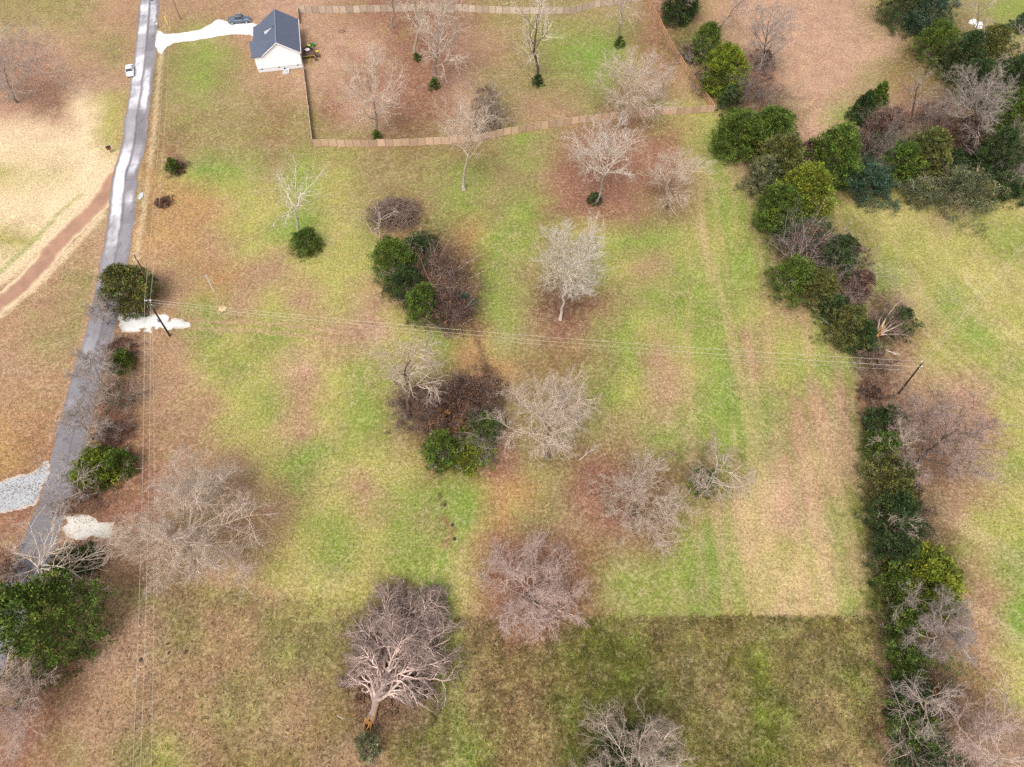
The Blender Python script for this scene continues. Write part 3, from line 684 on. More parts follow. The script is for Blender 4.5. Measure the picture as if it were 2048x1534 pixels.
# ---------------------------------------------------------------- tall grass in the unmown foreground and scattered leaves
def tufts(n, box, name, label, maskf, hh=(.14, .36), ww=.08, seed=3, per=3, tone=(.6, 2.0), flat=0.8):
    rng = np.random.default_rng(seed); x = rng.uniform(box[0], box[1], n); y = rng.uniform(box[2], box[3], n)
    k = rng.random(n) < maskf(x, y); x, y = x[k], y[k]; n = len(x)
    c = full_color(x, y) * rng.uniform(*tone, (n, 1)) * (1 + rng.normal(0, .07, (n, 3))) 
    z = T(x, y) + rough_mask(x, y) * 0.16 * (0.5 + 0.5 * fbm(x, y, 1.8, 141, 3)) - .02
    B = np.repeat(np.stack([x, y, z], 1), per, 0); C = np.repeat(c, per, 0); N = n * per
    B[:, :2] += rng.normal(0, .06, (N, 2))
    az = rng.random(N) * 6.28; s = np.stack([np.cos(az), np.sin(az), np.zeros(N)], 1) * (ww * rng.uniform(.6, 1.4, N))[:, None]
    top = B + np.stack([rng.normal(0, flat, N), rng.normal(0, flat, N), np.ones(N)], 1) * rng.uniform(*hh, N)[:, None]
    V = np.stack([B - s, B + s, top], 1).reshape(-1, 3)
    cc = np.stack([C * .8, C * .8, C * 1.15], 1).reshape(-1, 3) if False else np.repeat(C, 3, 0)
    me = mesh_np(name, V, np.arange(N * 3).reshape(-1, 3), 3, attr_mat(name + '_blades', .9, (.9, 1.1), 3.0, 0), cc)
    link(bpy.data.objects.new(name, me), kind='stuff', label=label)
tufts(90000, (-62, 58, 6, 50), 'tall_grass', 'rough unmown winter grass in the foreground strip', lambda x, y: rough_mask(x, y) ** 1.0 * (.55 + .45 * fbm(x, y, 3.0, 401)))
tufts(70000, (-110, 110, 12, 120), 'short_grass', 'short clumps of pasture grass over the fields', lambda x, y: (1 - rough_mask(x, y)) * (.5 + .5 * fbm(x, y, 4.0, 411)) * (projv(x, y)[0] > 330), hh=(.05, .12), ww=.06, seed=5, per=2, flat=1.0, tone=(.9, 1.5))
def leaves(n, seed):
    rng = np.random.default_rng(seed); W = []
    for (a, b, ru, rv, k, s) in SPOTS:
        if k in 'rko': W.append((a, b, ru, rv, s))
    P = []
    ar = np.array([w_[2] * w_[3] * w_[4] for w_ in W]); cnt = (n * ar / ar.sum()).astype(int)
    for w_, c in zip(W, cnt):
        r = rng.normal(0, .5, (c, 2)); uu = w_[0] + r[:, 0] * w_[2]; vv = w_[1] + r[:, 1] * w_[3]
        bb = (767 - vv) / F; rz = -SD + bb * CD; t = H / -rz; P.append(np.stack([(uu - 1024) / F * t, (CD + bb * SD) * t], 1))
    P = np.concatenate(P); N = len(P); z = T(P[:, 0], P[:, 1]) + .05 + rng.random(N) * .05 + rough_mask(P[:, 0], P[:, 1]) * .1
    C = np.column_stack([P, z]); az = rng.random(N) * 6.28; s = rng.uniform(.05, .11, N)[:, None]
    a = np.stack([np.cos(az), np.sin(az), rng.normal(0, .35, N)], 1) * s; b = np.stack([-np.sin(az), np.cos(az), rng.normal(0, .35, N)], 1) * s * .8
    V = np.stack([C - a, C - b, C + a, C + b], 1).reshape(-1, 3)
    pal = np.array([[.22, .13, .09], [.16, .09, .06], [.26, .17, .11], [.11, .065, .045], [.24, .14, .10]]); c = pal[rng.integers(0, 5, N)] * rng.uniform(.7, 1.15, (N, 1))
    me = mesh_np('fallen_leaves', V, np.arange(N * 4).reshape(-1, 4), 4, attr_mat('dead_leaf', .8, (.9, 1.1), 3.0, 0), np.repeat(c, 4, 0))
    link(bpy.data.objects.new('fallen_leaves', me), kind='stuff', label='brown fallen leaves spread under the bare trees')
leaves(40000, 9)

# ---------------------------------------------------------------- house
M_SIDING = mat('siding_white', (.80, .80, .80), rough=.6, var=.03, scale=2)
M_FOUND = mat('foundation_block', (.62, .61, .63), rough=.85, var=.08, scale=3)
M_TRIM = mat('trim_white', (.78, .78, .78), rough=.5, var=.02)
M_ROOF = mat('shingle_slate', (.085, .10, .14), rough=.9, var=.30, scale=7, bump=.4, bscale=10, detail=8)
M_ROOFCAP = mat('shingle_cap', (.15, .18, .23), rough=.9, var=.1, scale=5)
M_GLASS = mat('window_glass', (.03, .035, .045), rough=.12, var=.1, spec=.6)
M_BLACK = mat('black_plastic', (.02, .02, .022), rough=.45, var=.15)
M_METAL = mat('grey_metal', (.36, .37, .39), rough=.4, var=.1, metal=.4)
M_CONC = mat('concrete', (.42, .42, .43), rough=.9, var=.1)
M_DECK = mat('deck_wood', (.13, .075, .06), rough=.8, var=.25, scale=5)
M_YEL = mat('yellow_plastic', (.75, .62, .04), rough=.4, var=.05)
M_GRN = mat('mower_green', (.02, .20, .05), rough=.35, var=.08)
M_TYRE = mat('tyre_rubber', (.02, .02, .02), rough=.8, var=.1)
M_RED = mat('rust_red', (.20, .05, .03), rough=.7, var=.2)
hx, hy = ground(517.5, 145.4); hx2, hy2 = ground(606.6, 136.5)
hrz = math.atan2(hy2 - hy, hx2 - hx); HW = math.hypot(hx2 - hx, hy2 - hy); HL = 15.2
house = empty('house', (hx, hy, Tf(hx, hy) - .05), hrz, label='white one-storey house with dark slate-blue roof at the end of the gravel driveway', cat='house')
RX, RZ = HW * .56, 7.3; EZ = 4.35; LX = 1.9; PX = -.35; PZ = 3.35        # ridge, eave, inner left eave, porch edge
B = MB(); B.box(.06, HW - .06, .06, HL - .06, 0, 1.0); B.build('foundation', M_FOUND, house)
B = MB(); B.prism([(0, 1.0), (HW, 1.0), (HW, EZ - .1), (RX, RZ - .12), (LX + .1, EZ - .05), (0, EZ - .1)], 0, .18); B.build('gable_wall', M_SIDING, house)
for k in range(12):      # lap lines of the siding: real proud boards
    z = 1.02 + k * .27
    MBk = MB().box(.0, HW, -.025, 0.0, z, z + .25); MBk.build('siding_board', M_SIDING, house)
B = MB(); B.prism([(LX, 1.0), (HW, 1.0), (HW, EZ - .1), (RX, RZ - .12), (LX, EZ)], HL - .2, HL); B.build('gable_wall', M_SIDING, house)
MB().box(HW - .18, HW, .18, HL - .2, 1.0, EZ - .1).build('side_wall', M_SIDING, house)
MB().box(0, .18, .18, 5.6, 1.0, EZ - .1).build('side_wall', M_SIDING, house)
MB().box(LX, LX + .18, 5.6, HL - .2, 1.0, EZ).build('front_wall', M_SIDING, house)
MB().box(.18, LX, 5.5, 5.7, 1.0, EZ - .1).build('wing_wall', M_SIDING, house)
def slab(name, pts, th=.16, m=M_ROOF):
    v = [Vector(p) for p in pts]; n = (v[1] - v[0]).cross(v[2] - v[0]).normalized()
    if n.z < 0: v.reverse(); n = -n
    b = MB(); k = len(v); b.v = [tuple(p - Vector((0, 0, th))) for p in v] + [tuple(p) for p in v]
    b.f = [tuple(reversed(range(k))), tuple(range(k, 2 * k))] + [(i, (i + 1) % k, k + (i + 1) % k, k + i) for i in range(k)]
    return b.build(name, m, house)
O = .35; ROOFZ = RZ + .05; sr = (RZ - EZ) / (HW - RX); slf = (RZ - EZ) / (RX - LX)
slab('roof', [(RX, -O, ROOFZ), (HW + .35, -O, ROOFZ - sr * (HW + .35 - RX)), (HW + .35, HL + O, ROOFZ - sr * (HW + .35 - RX)), (RX, HL + O, ROOFZ)])
YC = 7.9
slab('roof', [(RX, -O, ROOFZ), (LX - .2, -O, ROOFZ - slf * (RX - LX + .2)), (LX - .2, HL + O, ROOFZ - slf * (RX - LX + .2)), (RX, HL + O, ROOFZ)])
ELZ = ROOFZ - slf * (RX - LX + .2)
slab('porch_roof', [(LX - .18, 5.9, ELZ - .02), (PX, 5.9, ELZ - .75), (PX, HL + O - .3, ELZ - .75), (LX - .18, HL + O - .3, ELZ - .02)])
DX = 3.1; DS = (slf * DX - 1.15) / DX
slab('dormer_roof', [(RX - .02, YC - .2, ROOFZ + .03), (RX - DX - .25, YC - .2, ROOFZ - DS * (DX + .25)), (RX - DX - .25, YC + 5.0, ROOFZ - DS * (DX + .25)), (RX - .02, YC + 5.0, ROOFZ + .03)], .1)
for yy in (YC, YC + 4.7):
    MB().prism([(RX - .1, ROOFZ - .12), (RX - DX, ROOFZ - slf * DX - .1), (RX - DX, ROOFZ - DS * DX - .1)], yy, yy + .12).build('dormer_cheek', M_SIDING, house)
MB().box(RX - DX, RX - DX + .12, YC + .12, YC + 4.7, ROOFZ - slf * DX - .1, ROOFZ - DS * DX - .12).build('dormer_front', M_SIDING, house)
# cross wing: near and far slopes
WR, WZ = 3.05, 6.45; wy0, wy1 = -O + .02, 6.3; xr = RX - (ROOFZ - WZ) / slf + .05; xe = LX - .2
ez = ROOFZ - slf * (RX - LX + .2) + .03
slab('wing_roof', [(PX - .15, WR, WZ), (PX - .15, wy0, ez), (xe, wy0, ez), (xr, WR, WZ)])
slab('wing_roof', [(PX - .15, WR, WZ), (PX - .15, wy1, ez), (xe, wy1, ez), (xr, WR, WZ)])
MB().prism([(.1, EZ - .2), (WR, WZ - .25), (5.6, EZ - .2)], 0.0, .15, axis='x').build('wing_gable', M_SIDING, house)
MB().box(RX - .12, RX + .12, -O, HL + O, ROOFZ - .02, ROOFZ + .06).build('ridge_cap', M_ROOFCAP, house)
MB().box(HW + .33, HW + .45, -O, HL + O, ROOFZ - sr * (HW + .35 - RX) - .2, ROOFZ - sr * (HW + .35 - RX) - .04).build('gutter', M_TRIM, house)
for s in (-1, 1):
    xe_ = (HW + .3) if s > 0 else LX; za = ROOFZ - (sr if s > 0 else slf) * abs(xe_ - RX)
    MB().quadbox([(RX, -O - .05, ROOFZ - .22), (RX, -O - .01, ROOFZ - .22), (xe_, -O - .01, za - .22), (xe_, -O - .05, za - .22),
                  (RX, -O - .05, ROOFZ - .02), (RX, -O - .01, ROOFZ - .02), (xe_, -O - .01, za - .02), (xe_, -O - .05, za - .02)]).build('rake_board', M_TRIM, house)
for fx in (.09, .47, .90):
    MB().box(HW * fx - .25, HW * fx + .25, -.02, .05, .78, .97).build('foundation_vent', M_BLACK, house)
for y in (6.2, 9.2, 12.2, 14.9): MB().box(PX + .1, PX + .25, y, y + .15, 0, PZ).build('porch_post', M_TRIM, house)
MB().box(PX, LX, 5.8, HL - .2, 0, .55).build('porch_floor', M_CONC, house)
MB().box(LX - .05, LX, 9.8, 10.8, .6, 2.7).build('front_door', M_RED, house)
for y in (7.4, 12.4):
    wnd = MB().box(LX - .04, LX, y, y + 1.2, 1.5, 2.9).build('window', M_TRIM, house); MB().box(LX - .05, LX - .041, y + .1, y + 1.1, 1.6, 2.8).build('pane', M_GLASS, wnd)
for y in (2.0, 5.5, 12.0):
    wnd = MB().box(HW, HW + .04, y, y + 1.3, 1.8, 3.2).build('window', M_TRIM, house); MB().box(HW + .041, HW + .05, y + .1, y + 1.2, 1.9, 3.1).build('pane', M_GLASS, wnd)
MB().box(HW, HW + .05, 7.9, 9.7, 1.1, 3.2).build('back_door', M_GLASS, house)

def hp(lx, ly): 
    c, s = math.cos(hrz), math.sin(hrz); x = hx + c * lx - s * ly; y = hy + s * lx + c * ly; return x, y, Tf(x, y)
x, y, z = hp(6.55, -1.05)
ac = empty('air_conditioner', (x, y, z), hrz, label='white outdoor air conditioner unit beside the gable wall of the house', cat='air conditioner')
MB().box(-.75, .75, -.75, .6, 0, .12).build('concrete_pad', M_CONC, ac)
MB().box(-.45, .45, -.4, .45, .12, 1.05).build('casing', mat('ac_casing', (.55, .56, .58), var=.05), ac, bev=.03)
MB().tube((0, .02, 1.05), (0, .02, 1.10), .34, n=16).build('fan_grille', M_BLACK, ac)
MB().box(.5, .9, -.2, .35, .12, .75).build('service_box', M_TRIM, ac, bev=.02)
x, y, z = hp(HW + .15, 3.6)
dk = empty('deck', (x, y, z), hrz, label='raised brown wooden deck on the fenced side of the house', cat='deck')
for k in range(16): MB().box(.02, 3.2, k * .25, k * .25 + .22, .95, 1.0).build('deck_board', M_DECK, dk)
for px_, py_ in ((.1, .1), (3.0, .1), (.1, 3.75), (3.0, 3.75)): MB().box(px_, px_ + .14, py_, py_ + .14, 0, 1.9).build('deck_post', M_DECK, dk)
MB().box(3.06, 3.14, .1, 3.85, 1.8, 1.9).box(.1, 3.1, .05, .12, 1.8, 1.9).build('railing', M_DECK, dk)
for k in range(9): MB().box(3.08, 3.12, .3 + k * .42, .34 + k * .42, 1.0, 1.8).build('baluster', M_DECK, dk)
for k in range(4): MB().box(3.25 + .3 * k, 3.55 + .3 * k, 0.3, 1.6, .72 - .22 * k, .78 - .22 * k).build('step', M_DECK, dk)
MB().box(.1, 3.1, .02, .06, .8, .94).build('fascia', mat('yellow_board', (.55, .50, .08), var=.1), dk)
def lathe(prof, n=14):
    b = MB()
    for i in range(len(prof)):
        for k in range(n):
            a = 2 * math.pi * k / n; b.v.append((prof[i][0] * math.cos(a), prof[i][0] * math.sin(a), prof[i][1]))
    for i in range(len(prof) - 1):
        for k in range(n):
            j = (k + 1) % n; b.f.append((i * n + k, i * n + j, (i + 1) * n + j, (i + 1) * n + k))
    b.f.append(tuple(range(n - 1, -1, -1))); b.f.append(tuple((len(prof) - 1) * n + k for k in range(n))); return b
x, y, z = hp(HW + 1.5, 7.0)
gr = empty('kettle_grill', (x, y, z + 1.0 * 0), hrz, label='round black kettle grill standing just beyond the deck', cat='grill')
lathe([(.15, .75), (.42, .9), (.52, 1.1), (.53, 1.16)]).build('bowl', M_BLACK, gr); lathe([(.53, 1.17), (.5, 1.3), (.32, 1.48), (.08, 1.54)]).build('lid', M_BLACK, gr)
for k in range(3): a = k * 2.09; MB().tube((.3 * math.cos(a), .3 * math.sin(a), .85), (.5 * math.cos(a), .5 * math.sin(a), 0), .03, n=5).build('leg', M_METAL, gr)
MB().box(-.95, -.55, -.25, .25, .9, .95).build('side_shelf', M_TRIM, gr)
x, y, z = hp(HW + 1.6, 5.2)
tb = empty('patio_table', (x, y, z + 1.0), hrz + .3, label='small table with pale cloth on the wooden deck', cat='table')
lathe([(.62, .70), (.64, .74)], 18).build('tabletop', mat('pinkish_cloth', (.62, .48, .50), var=.2, scale=6), tb)
for k in range(4): a = k * 1.57 + .78; MB().tube((.4 * math.cos(a), .4 * math.sin(a), .7), (.46 * math.cos(a), .46 * math.sin(a), 0), .03, n=5).build('leg', M_METAL, tb)
for i, (lx, ly, rz_, lb) in enumerate([(HW + 2.6, 6.0, 2.4, 'dark patio chair at the outer side of the deck table'), (HW + .75, 4.5, -.9, 'dark patio chair on the deck nearest the house wall')]):
    x, y, z = hp(lx, ly); ch = empty('patio_chair', (x, y, z + 1.0), hrz + rz_, label=lb, cat='chair', group='chairs on the deck')
    MB().box(-.25, .25, -.25, .25, .40, .45).build('seat', M_BLACK, ch); MB().quadbox([(-.25, .22, .45), (.25, .22, .45), (.25, .27, .45), (-.25, .27, .45), (-.25, .34, .95), (.25, .34, .95), (.25, .39, .95), (-.25, .39, .95)]).build('backrest', M_BLACK, ch)
    for a_, b_ in ((-.22, -.22), (.22, -.22), (-.22, .22), (.22, .22)): MB().tube((a_, b_, .4), (a_, b_, 0), .025, n=5).build('leg', M_BLACK, ch)
def wheel(parent, x, y, r, w, rim=M_METAL, name='wheel'):
    t = MB().tube((x, y - w / 2, r), (x, y + w / 2, r), r, n=16).build('tyre', M_TYRE, parent, bev=.02)
    MB().tube((x, y - w / 2 - .015, r), (x, y + w / 2 + .015, r), r * .58, n=12).build('rim', rim, t)
x, y, z = hp(HW + 2.5, 9.1)
mw = empty('riding_mower', (x, y, z), hrz + math.radians(8), label='green riding mower with yellow seat behind the house', cat='mower')
MB().prism([(-.1, .45), (.95, .45), (1.02, .6), (.98, .88), (.3, .98), (-.05, .85)], -.32, .32).build('hood', M_GRN, mw, bev=.03)
MB().box(-.95, 0, -.42, .42, .42, .58).build('fender', M_GRN, mw, bev=.03)
MB().prism([(-.75, .6), (-.2, .6), (-.2, .72), (-.62, .74), (-.72, 1.12), (-.84, 1.1)], -.27, .27).build('seat', M_YEL, mw, bev=.03)
MB().box(-.35, .65, -.62, .62, .16, .3).build('mower_deck', M_YEL, mw, bev=.03)
MB().tube((0, 0, .8), (-.12, 0, 1.12), .025, n=6).tube((-.12, -.0, 1.1), (-.14, 0, 1.14), .19, n=14).build('steering_wheel', M_BLACK, mw)
for a_, b_, r_ in ((-.6, .48, .28), (-.6, -.48, .28), (.75, .42, .2), (.75, -.42, .2)): wheel(mw, a_, b_, r_, .2, M_YEL)
x, y, z = hp(HW + 3.6, 6.2)
ty = empty('ride_on_toy', (x, y, z), hrz + .5, label='yellow plastic children\'s toy lying on the grass by the deck', cat='toy')
MB().prism([(-.5, .15), (.5, .15), (.55, .45), (.1, .5), (-.1, .8), (-.45, .75)], -.3, .3).build('body', M_YEL, ty, bev=.05)
for a_ in (-.35, .35): wheel(ty, a_, .3, .16, .08, M_BLACK); wheel(ty, a_, -.3, .16, .08, M_BLACK)
x, y, z = hp(HW + 3.3, 2.9)
bl = empty('barrel', (x, y, z), 0, label='dark brown barrel at the near outer corner of the deck', cat='barrel')
lathe([(.3, 0), (.38, .25), (.4, .5), (.38, .75), (.3, 1.0)]).build('staves', M_DECK, bl); lathe([(.405, .45), (.405, .52)]).build('hoop', M_METAL, bl)
x, y, z = hp(HW + 1.4, 1.6)
pv = empty('swing_frame', (x, y, z), hrz + .2, label='thin yellow and tan lawn frame lying below the deck', cat='toy')
MB().tube((0, 0, .1), (1.0, 1.5, .5), .05, n=6).build('bar', M_YEL, pv); MB().tube((-.6, -.3, .06), (1.1, .6, .06), .05, n=6).build('bar', mat('tan_timber', (.5, .34, .18)), pv)
x, y, z = ground(683, 63)[0], ground(683, 63)[1], 0
fp = empty('fire_ring', (x, y, Tf(x, y)), 0, label='small ring of brown stones in the fenced yard', cat='fire ring')
stm = lathe([(.12, 0), (.2, .08), (.18, .2), (.06, .26)], 6).mesh('stone', mat('brown_stone', (.22, .14, .11), var=.3))
for k in range(9):
    o = bpy.data.objects.new('stone', stm); o.location = (.75 * math.cos(k * .7), .6 * math.sin(k * .7), 0); o.rotation_euler = (0, 0, k * 1.3); link(o, parent=fp)

# ---------------------------------------------------------------- vehicles
def vehicle(root, prof, W, glass, paint, wheels, r, extra=None, cabw=.86, belt=None):
    """body from cross-sections: prof = list of (x, z_low, z_high, halfwidth)"""
    B = MB(); n = len(prof)
    ring = []
    for (x, zl, zh, hw) in prof:
        i = len(B.v); c = min(.14, hw * .2)
        B.v += [(x, -hw * .96, zl), (x, -hw, zl + (zh - zl) * .45), (x, -hw * .97, zh - .10), (x, -hw + c, zh), (x, 0, zh + .03), (x, hw - c, zh), (x, hw * .97, zh - .10), (x, hw, zl + (zh - zl) * .45), (x, hw * .96, zl)]
        ring.append(i)
    for a, b in zip(ring[:-1], ring[1:]):
        for k in range(9): B.f.append((a + k, a + (k + 1) % 9, b + (k + 1) % 9, b + k))
    B.f.append(tuple(ring[0] + k for k in range(9))); B.f.append(tuple(ring[-1] + k for k in reversed(range(9))))
    B.build('body', paint, root)
    x0, x1, x2, x3, zb, zt = glass     # cabin: rear base, rear top, front top, front base
    hb, ht = W / 2 * .93, W / 2 * .74
    b = MB(); b.quadbox([(x0, -hb, zb), (x3, -hb, zb), (x3, hb, zb), (x0, hb, zb), (x1, -ht, zt), (x2, -ht, zt), (x2, ht, zt), (x1, ht, zt)]); b.build('windows', M_GLASS, root)
    b = MB(); b.quadbox([(x1 - .05, -ht - .03, zt - .03), (x2 + .05, -ht - .03, zt - .03), (x2 + .05, ht + .03, zt - .03), (x1 - .05, ht + .03, zt - .03), (x1 + .1, -ht + .1, zt + .06), (x2 - .1, -ht + .1, zt + .06), (x2 - .1, ht - .1, zt + .06), (x1 + .1, ht - .1, zt + .06)]); b.build('roof', paint, root)
    pl = MB()
    for s in (-1, 1):
        for (xa, xb) in ((x0, x1), (x3, x2), ((x0 + x3) / 2 - .1, (x1 + x2) / 2 - .05)):
            pl.quadbox([(xa - .05, s * hb - .03, zb), (xa + .05, s * hb - .03, zb), (xa + .05, s * hb + .03, zb), (xa - .05, s * hb + .03, zb), (xb - .04, s * ht - .03, zt), (xb + .04, s * ht - .03, zt), (xb + .04, s * ht + .03, zt), (xb - .04, s * ht + .03, zt)])
    pl.build('pillars', paint, root)
    for xw in wheels:
        for s in (-1, 1): wheel(root, xw, s * (W / 2 - .1), r, .24)
    L_ = prof[-1][0]
    for s in (-1, 1):
        MB().box(L_ - .06, L_ + .03, s * W * .36 - .16, s * W * .36 + .16, .62, .8).build('headlight', mat('lamp_lens_' + root.name + str(s), (.8, .8, .78), rough=.2), root)
        MB().box(prof[0][0] - .03, prof[0][0] + .06, s * W * .40 - .1, s * W * .40 + .1, .7, .95).build('tail_light', M_RED, root)
        MB().box(x3 - .35, x3 - .15, s * (W / 2 + .02) - .1 * (s < 0), s * (W / 2 + .02) + .1 * (s > 0) , zb - .02, zb + .14).build('mirror', paint, root, bev=.02)
M_PICK = mat('truck_paint_bluegrey', (.085, .115, .16), rough=.28, var=.06, metal=.25, spec=.5)
x, y = ground(480, 45)
pk = empty('pickup_truck', (x, y, Tf(x, y) + .04), math.radians(9), label='blue-grey crew cab pickup truck parked beside the white driveway', cat='pickup truck')
vehicle(pk, [(-2.85, .5, 1.05, .90), (-2.75, .42, 1.1, .98), (-.95, .40, 1.12, 1.0), (-.9, .38, 1.18, 1.0), (1.15, .38, 1.2, 1.0), (1.5, .38, 1.16, .99), (2.6, .42, 1.10, .95), (2.85, .5, .95, .85)], 2.0, (-.95, -.75, .75, 1.35, 1.16, 1.88), M_PICK, (-1.85, 1.85), .42)
MB().box(-2.6, -1.05, -.78, .78, 1.125, 1.16).build('bed_cover', mat('bed_liner', (.12, .13, .15), rough=.6), pk)
for s in (-1, 1): MB().box(-2.72, -1.0, s * .9 - .07, s * .9 + .07, 1.12, 1.24).build('bed_rail', M_PICK, pk)
MB().box(-2.98, -2.86, -.9, .9, .48, .68).build('bumper', M_METAL, pk); MB().box(2.84, 2.95, -.9, .9, .45, .66).build('bumper', M_METAL, pk)
M_WCAR = mat('car_paint_white', (.78, .79, .80), rough=.25, var=.02, spec=.5)
x, y = ground(262, 146)
cr = empty('car', (x, y + 0, Tf(x, y) + .04), math.radians(-71.5), label='white sedan parked on the grass at the left edge of the road', cat='car')
vehicle(cr, [(-2.3, .45, .8, .78), (-2.15, .3, .98, .88), (-1.2, .26, 1.02, .92), (.8, .26, 1.0, .92), (1.9, .28, .88, .88), (2.25, .38, .72, .75)], 1.84, (-1.55, -1.0, .35, 1.1, .98, 1.44), M_WCAR, (-1.4, 1.4), .34)

# ---------------------------------------------------------------- poles and wires
M_POLE = mat('pole_dark_creosote', (.045, .028, .022), rough=.85, var=.3, stretch=(1, 1, .1), scale=8)
M_POLER = mat('pole_weathered', (.24, .15, .11), rough=.85, var=.2)
M_WIRE = mat('wire_aluminium', (.50, .46, .39), rough=.5, var=.05)
M_INS = mat('porcelain', (.75, .75, .74), rough=.3, var=.03)
M_GALV = mat('galvanised', (.55, .56, .58), rough=.45, var=.08)
def pole(u, v, h, label, m=M_POLE, r=.19, xarm=None, trans=False, loc=None, top=(0, 0)):
    x, y = loc if loc else ground(u, v)
    o = empty('utility_pole', (x, y, Tf(x, y)), 0, label=label, cat='utility pole')
    MB().tube((0, 0, -.1), (top[0], top[1], h), r, r * .66, n=10).build('shaft', m, o)
    for k, (dx, dz) in enumerate(((.0, 0), (0, -.9))):
        if xarm is not None and k == 0:
            c, s = math.cos(xarm), math.sin(xarm)
            MB().quadbox([(-.55 * c, -.55 * s - .05, h - .25), (.55 * c, .55 * s - .05, h - .25), (.55 * c, .55 * s + .05, h - .25), (-.55 * c, -.55 * s + .05, h - .25), (-.55 * c, -.55 * s - .05, h - .13), (.55 * c, .55 * s - .05, h - .13), (.55 * c, .55 * s + .05, h - .13), (-.55 * c, -.55 * s + .05, h - .13)]).build('crossarm', M_GALV, o)
            for q in (-.5, .5): MB().tube((q * c, q * s, h - .13), (q * c, q * s, h + .15), .08, .05).build('insulator', M_INS, o)
        elif k == 0: MB().tube((0, 0, h), (0, 0, h + .25), .09, .05).build('insulator', M_INS, o)
    MB().tube((.13, 0, h - 1.2), (.26, 0, h - 1.2), .06, .05).build('insulator', M_INS, o)
    if trans: MB().tube((-.32, -.05, h * .42), (-.32, -.05, h * .42 + .65), .2, n=12).build('meter_box', M_METAL, o)
    return o, Vector((x + top[0], y + top[1], Tf(x, y) + h))
pA, tA = pole(340, 672, 9.9, 'dark brown utility pole leaning over the white gravel entrance, wires in three directions', xarm=.05, trans=True)
pB, tB = pole(1797, 787, 8.6, 'black utility pole standing in the green field on the right', xarm=1.3)
pC, tC = pole(361, 39, 8.6, 'weathered reddish utility pole at the top left by the house driveway', m=M_POLER)
pD, tD = pole(299, 562, 7.2, 'slim dark pole standing behind the olive cedar beside the road', r=.13)
nx0, ny0 = ground(272, 1534, 9.0); dv = Vector((nx0, ny0, 0)) - Vector((tA.x, tA.y, 0)); endS = Vector((tA.x, tA.y, 0)) + dv * 1.3
pE, tE = pole(0, 0, 9.6, 'utility pole carrying the road line below the picture', loc=(endS.x, endS.y))
q0 = ground(2048, 486, 9.0); dv = Vector((q0[0], q0[1], 0)) - Vector((tB.x, tB.y, 0)); eN = Vector((tB.x, tB.y, 0)) + dv * 1.7
pF, tF = pole(0, 0, 9.2, 'utility pole carrying the field line beyond the right edge', loc=(eN.x, eN.y))
def wire(a, b, sag, label, r=.019, group='power lines'):
    n = 40; P = np.array([[*(a.lerp(b, k / n))] for k in range(n + 1)]); f = np.linspace(0, 1, n + 1); P[:, 2] -= sag * 4 * f * (1 - f)
    v, q = tubes(P[None], np.full((1, n + 1), r), 5); o = bpy.data.objects.new('power_line', mesh_np('power_line', v, q, 4, M_WIRE)); link(o, label=label, cat='wire', group=group)
V = Vector
wire(tA + V((-.5, 0, .12)), tC + V((-.25, 0, .25)), 1.3, 'overhead wire running up the road side, the left one of the pair')
wire(tA + V((.5, 0, .12)), tC + V((.1, 0, -1.2)), 1.5, 'overhead wire running up the road side, the right one of the pair')
wire(tA + V((-.5, 0, .12)), tE + V((-.5, 0, .1)), 1.4, 'overhead wire toward the bottom edge, leftmost of the three')
wire(tA + V((.5, 0, .12)), tE + V((.35, 0, .1)), 1.4, 'overhead wire toward the bottom edge, middle one of the three')
wire(tA + V((.2, 0, -1.3)), tE + V((1.3, 0, -1.2)), 1.6, 'overhead wire toward the bottom edge, faint rightmost one', r=.015)
wire(tA + V((-.5, .1, .12)), tB + V((-.1, .45, .1)), 1.5, 'overhead wire crossing the pasture, the upper of the two pale ones')
wire(tA + V((.1, -.2, -.35)), tB + V((.1, -.45, -.25)), 1.5, 'overhead wire crossing the pasture, the lower of the two pale ones')
wire(tA + V((.2, 0, -1.3)), tB + V((0, 0, -1.9)), 1.7, 'thin faint neutral wire crossing the pasture below the pale pair', r=.012)
wire(tB + V((0, .2, .1)), tF, 1.2, 'overhead wire from the right-hand pole to the upper right corner, left one')
wire(tB + V((.4, -.1, .0)), tF + V((.5, 0, -.2)), 1.3, 'overhead wire from the right-hand pole to the upper right corner, right one', r=.015)
x, y = ground(445, 617)
gp = empty('slim_pole', (x, y, Tf(x, y)), 0, label='slim pole, grey at the top and tan below, alone in the grass', cat='pole')
MB().tube((0, 0, 0), (0, 0, 4.6), .085, .08).build('lower_shaft', mat('tan_pole', (.50, .35, .18)), gp); MB().tube((0, 0, 4.6), (0, 0, 9.0), .10, .10).build('upper_shaft', M_GALV, gp)
lathe([(.75, .02), (.6, .09), (.2, .12), (.12, .08)], 16).build('base_mound', mat('clay_mound', (.52, .36, .20), var=.15), gp)
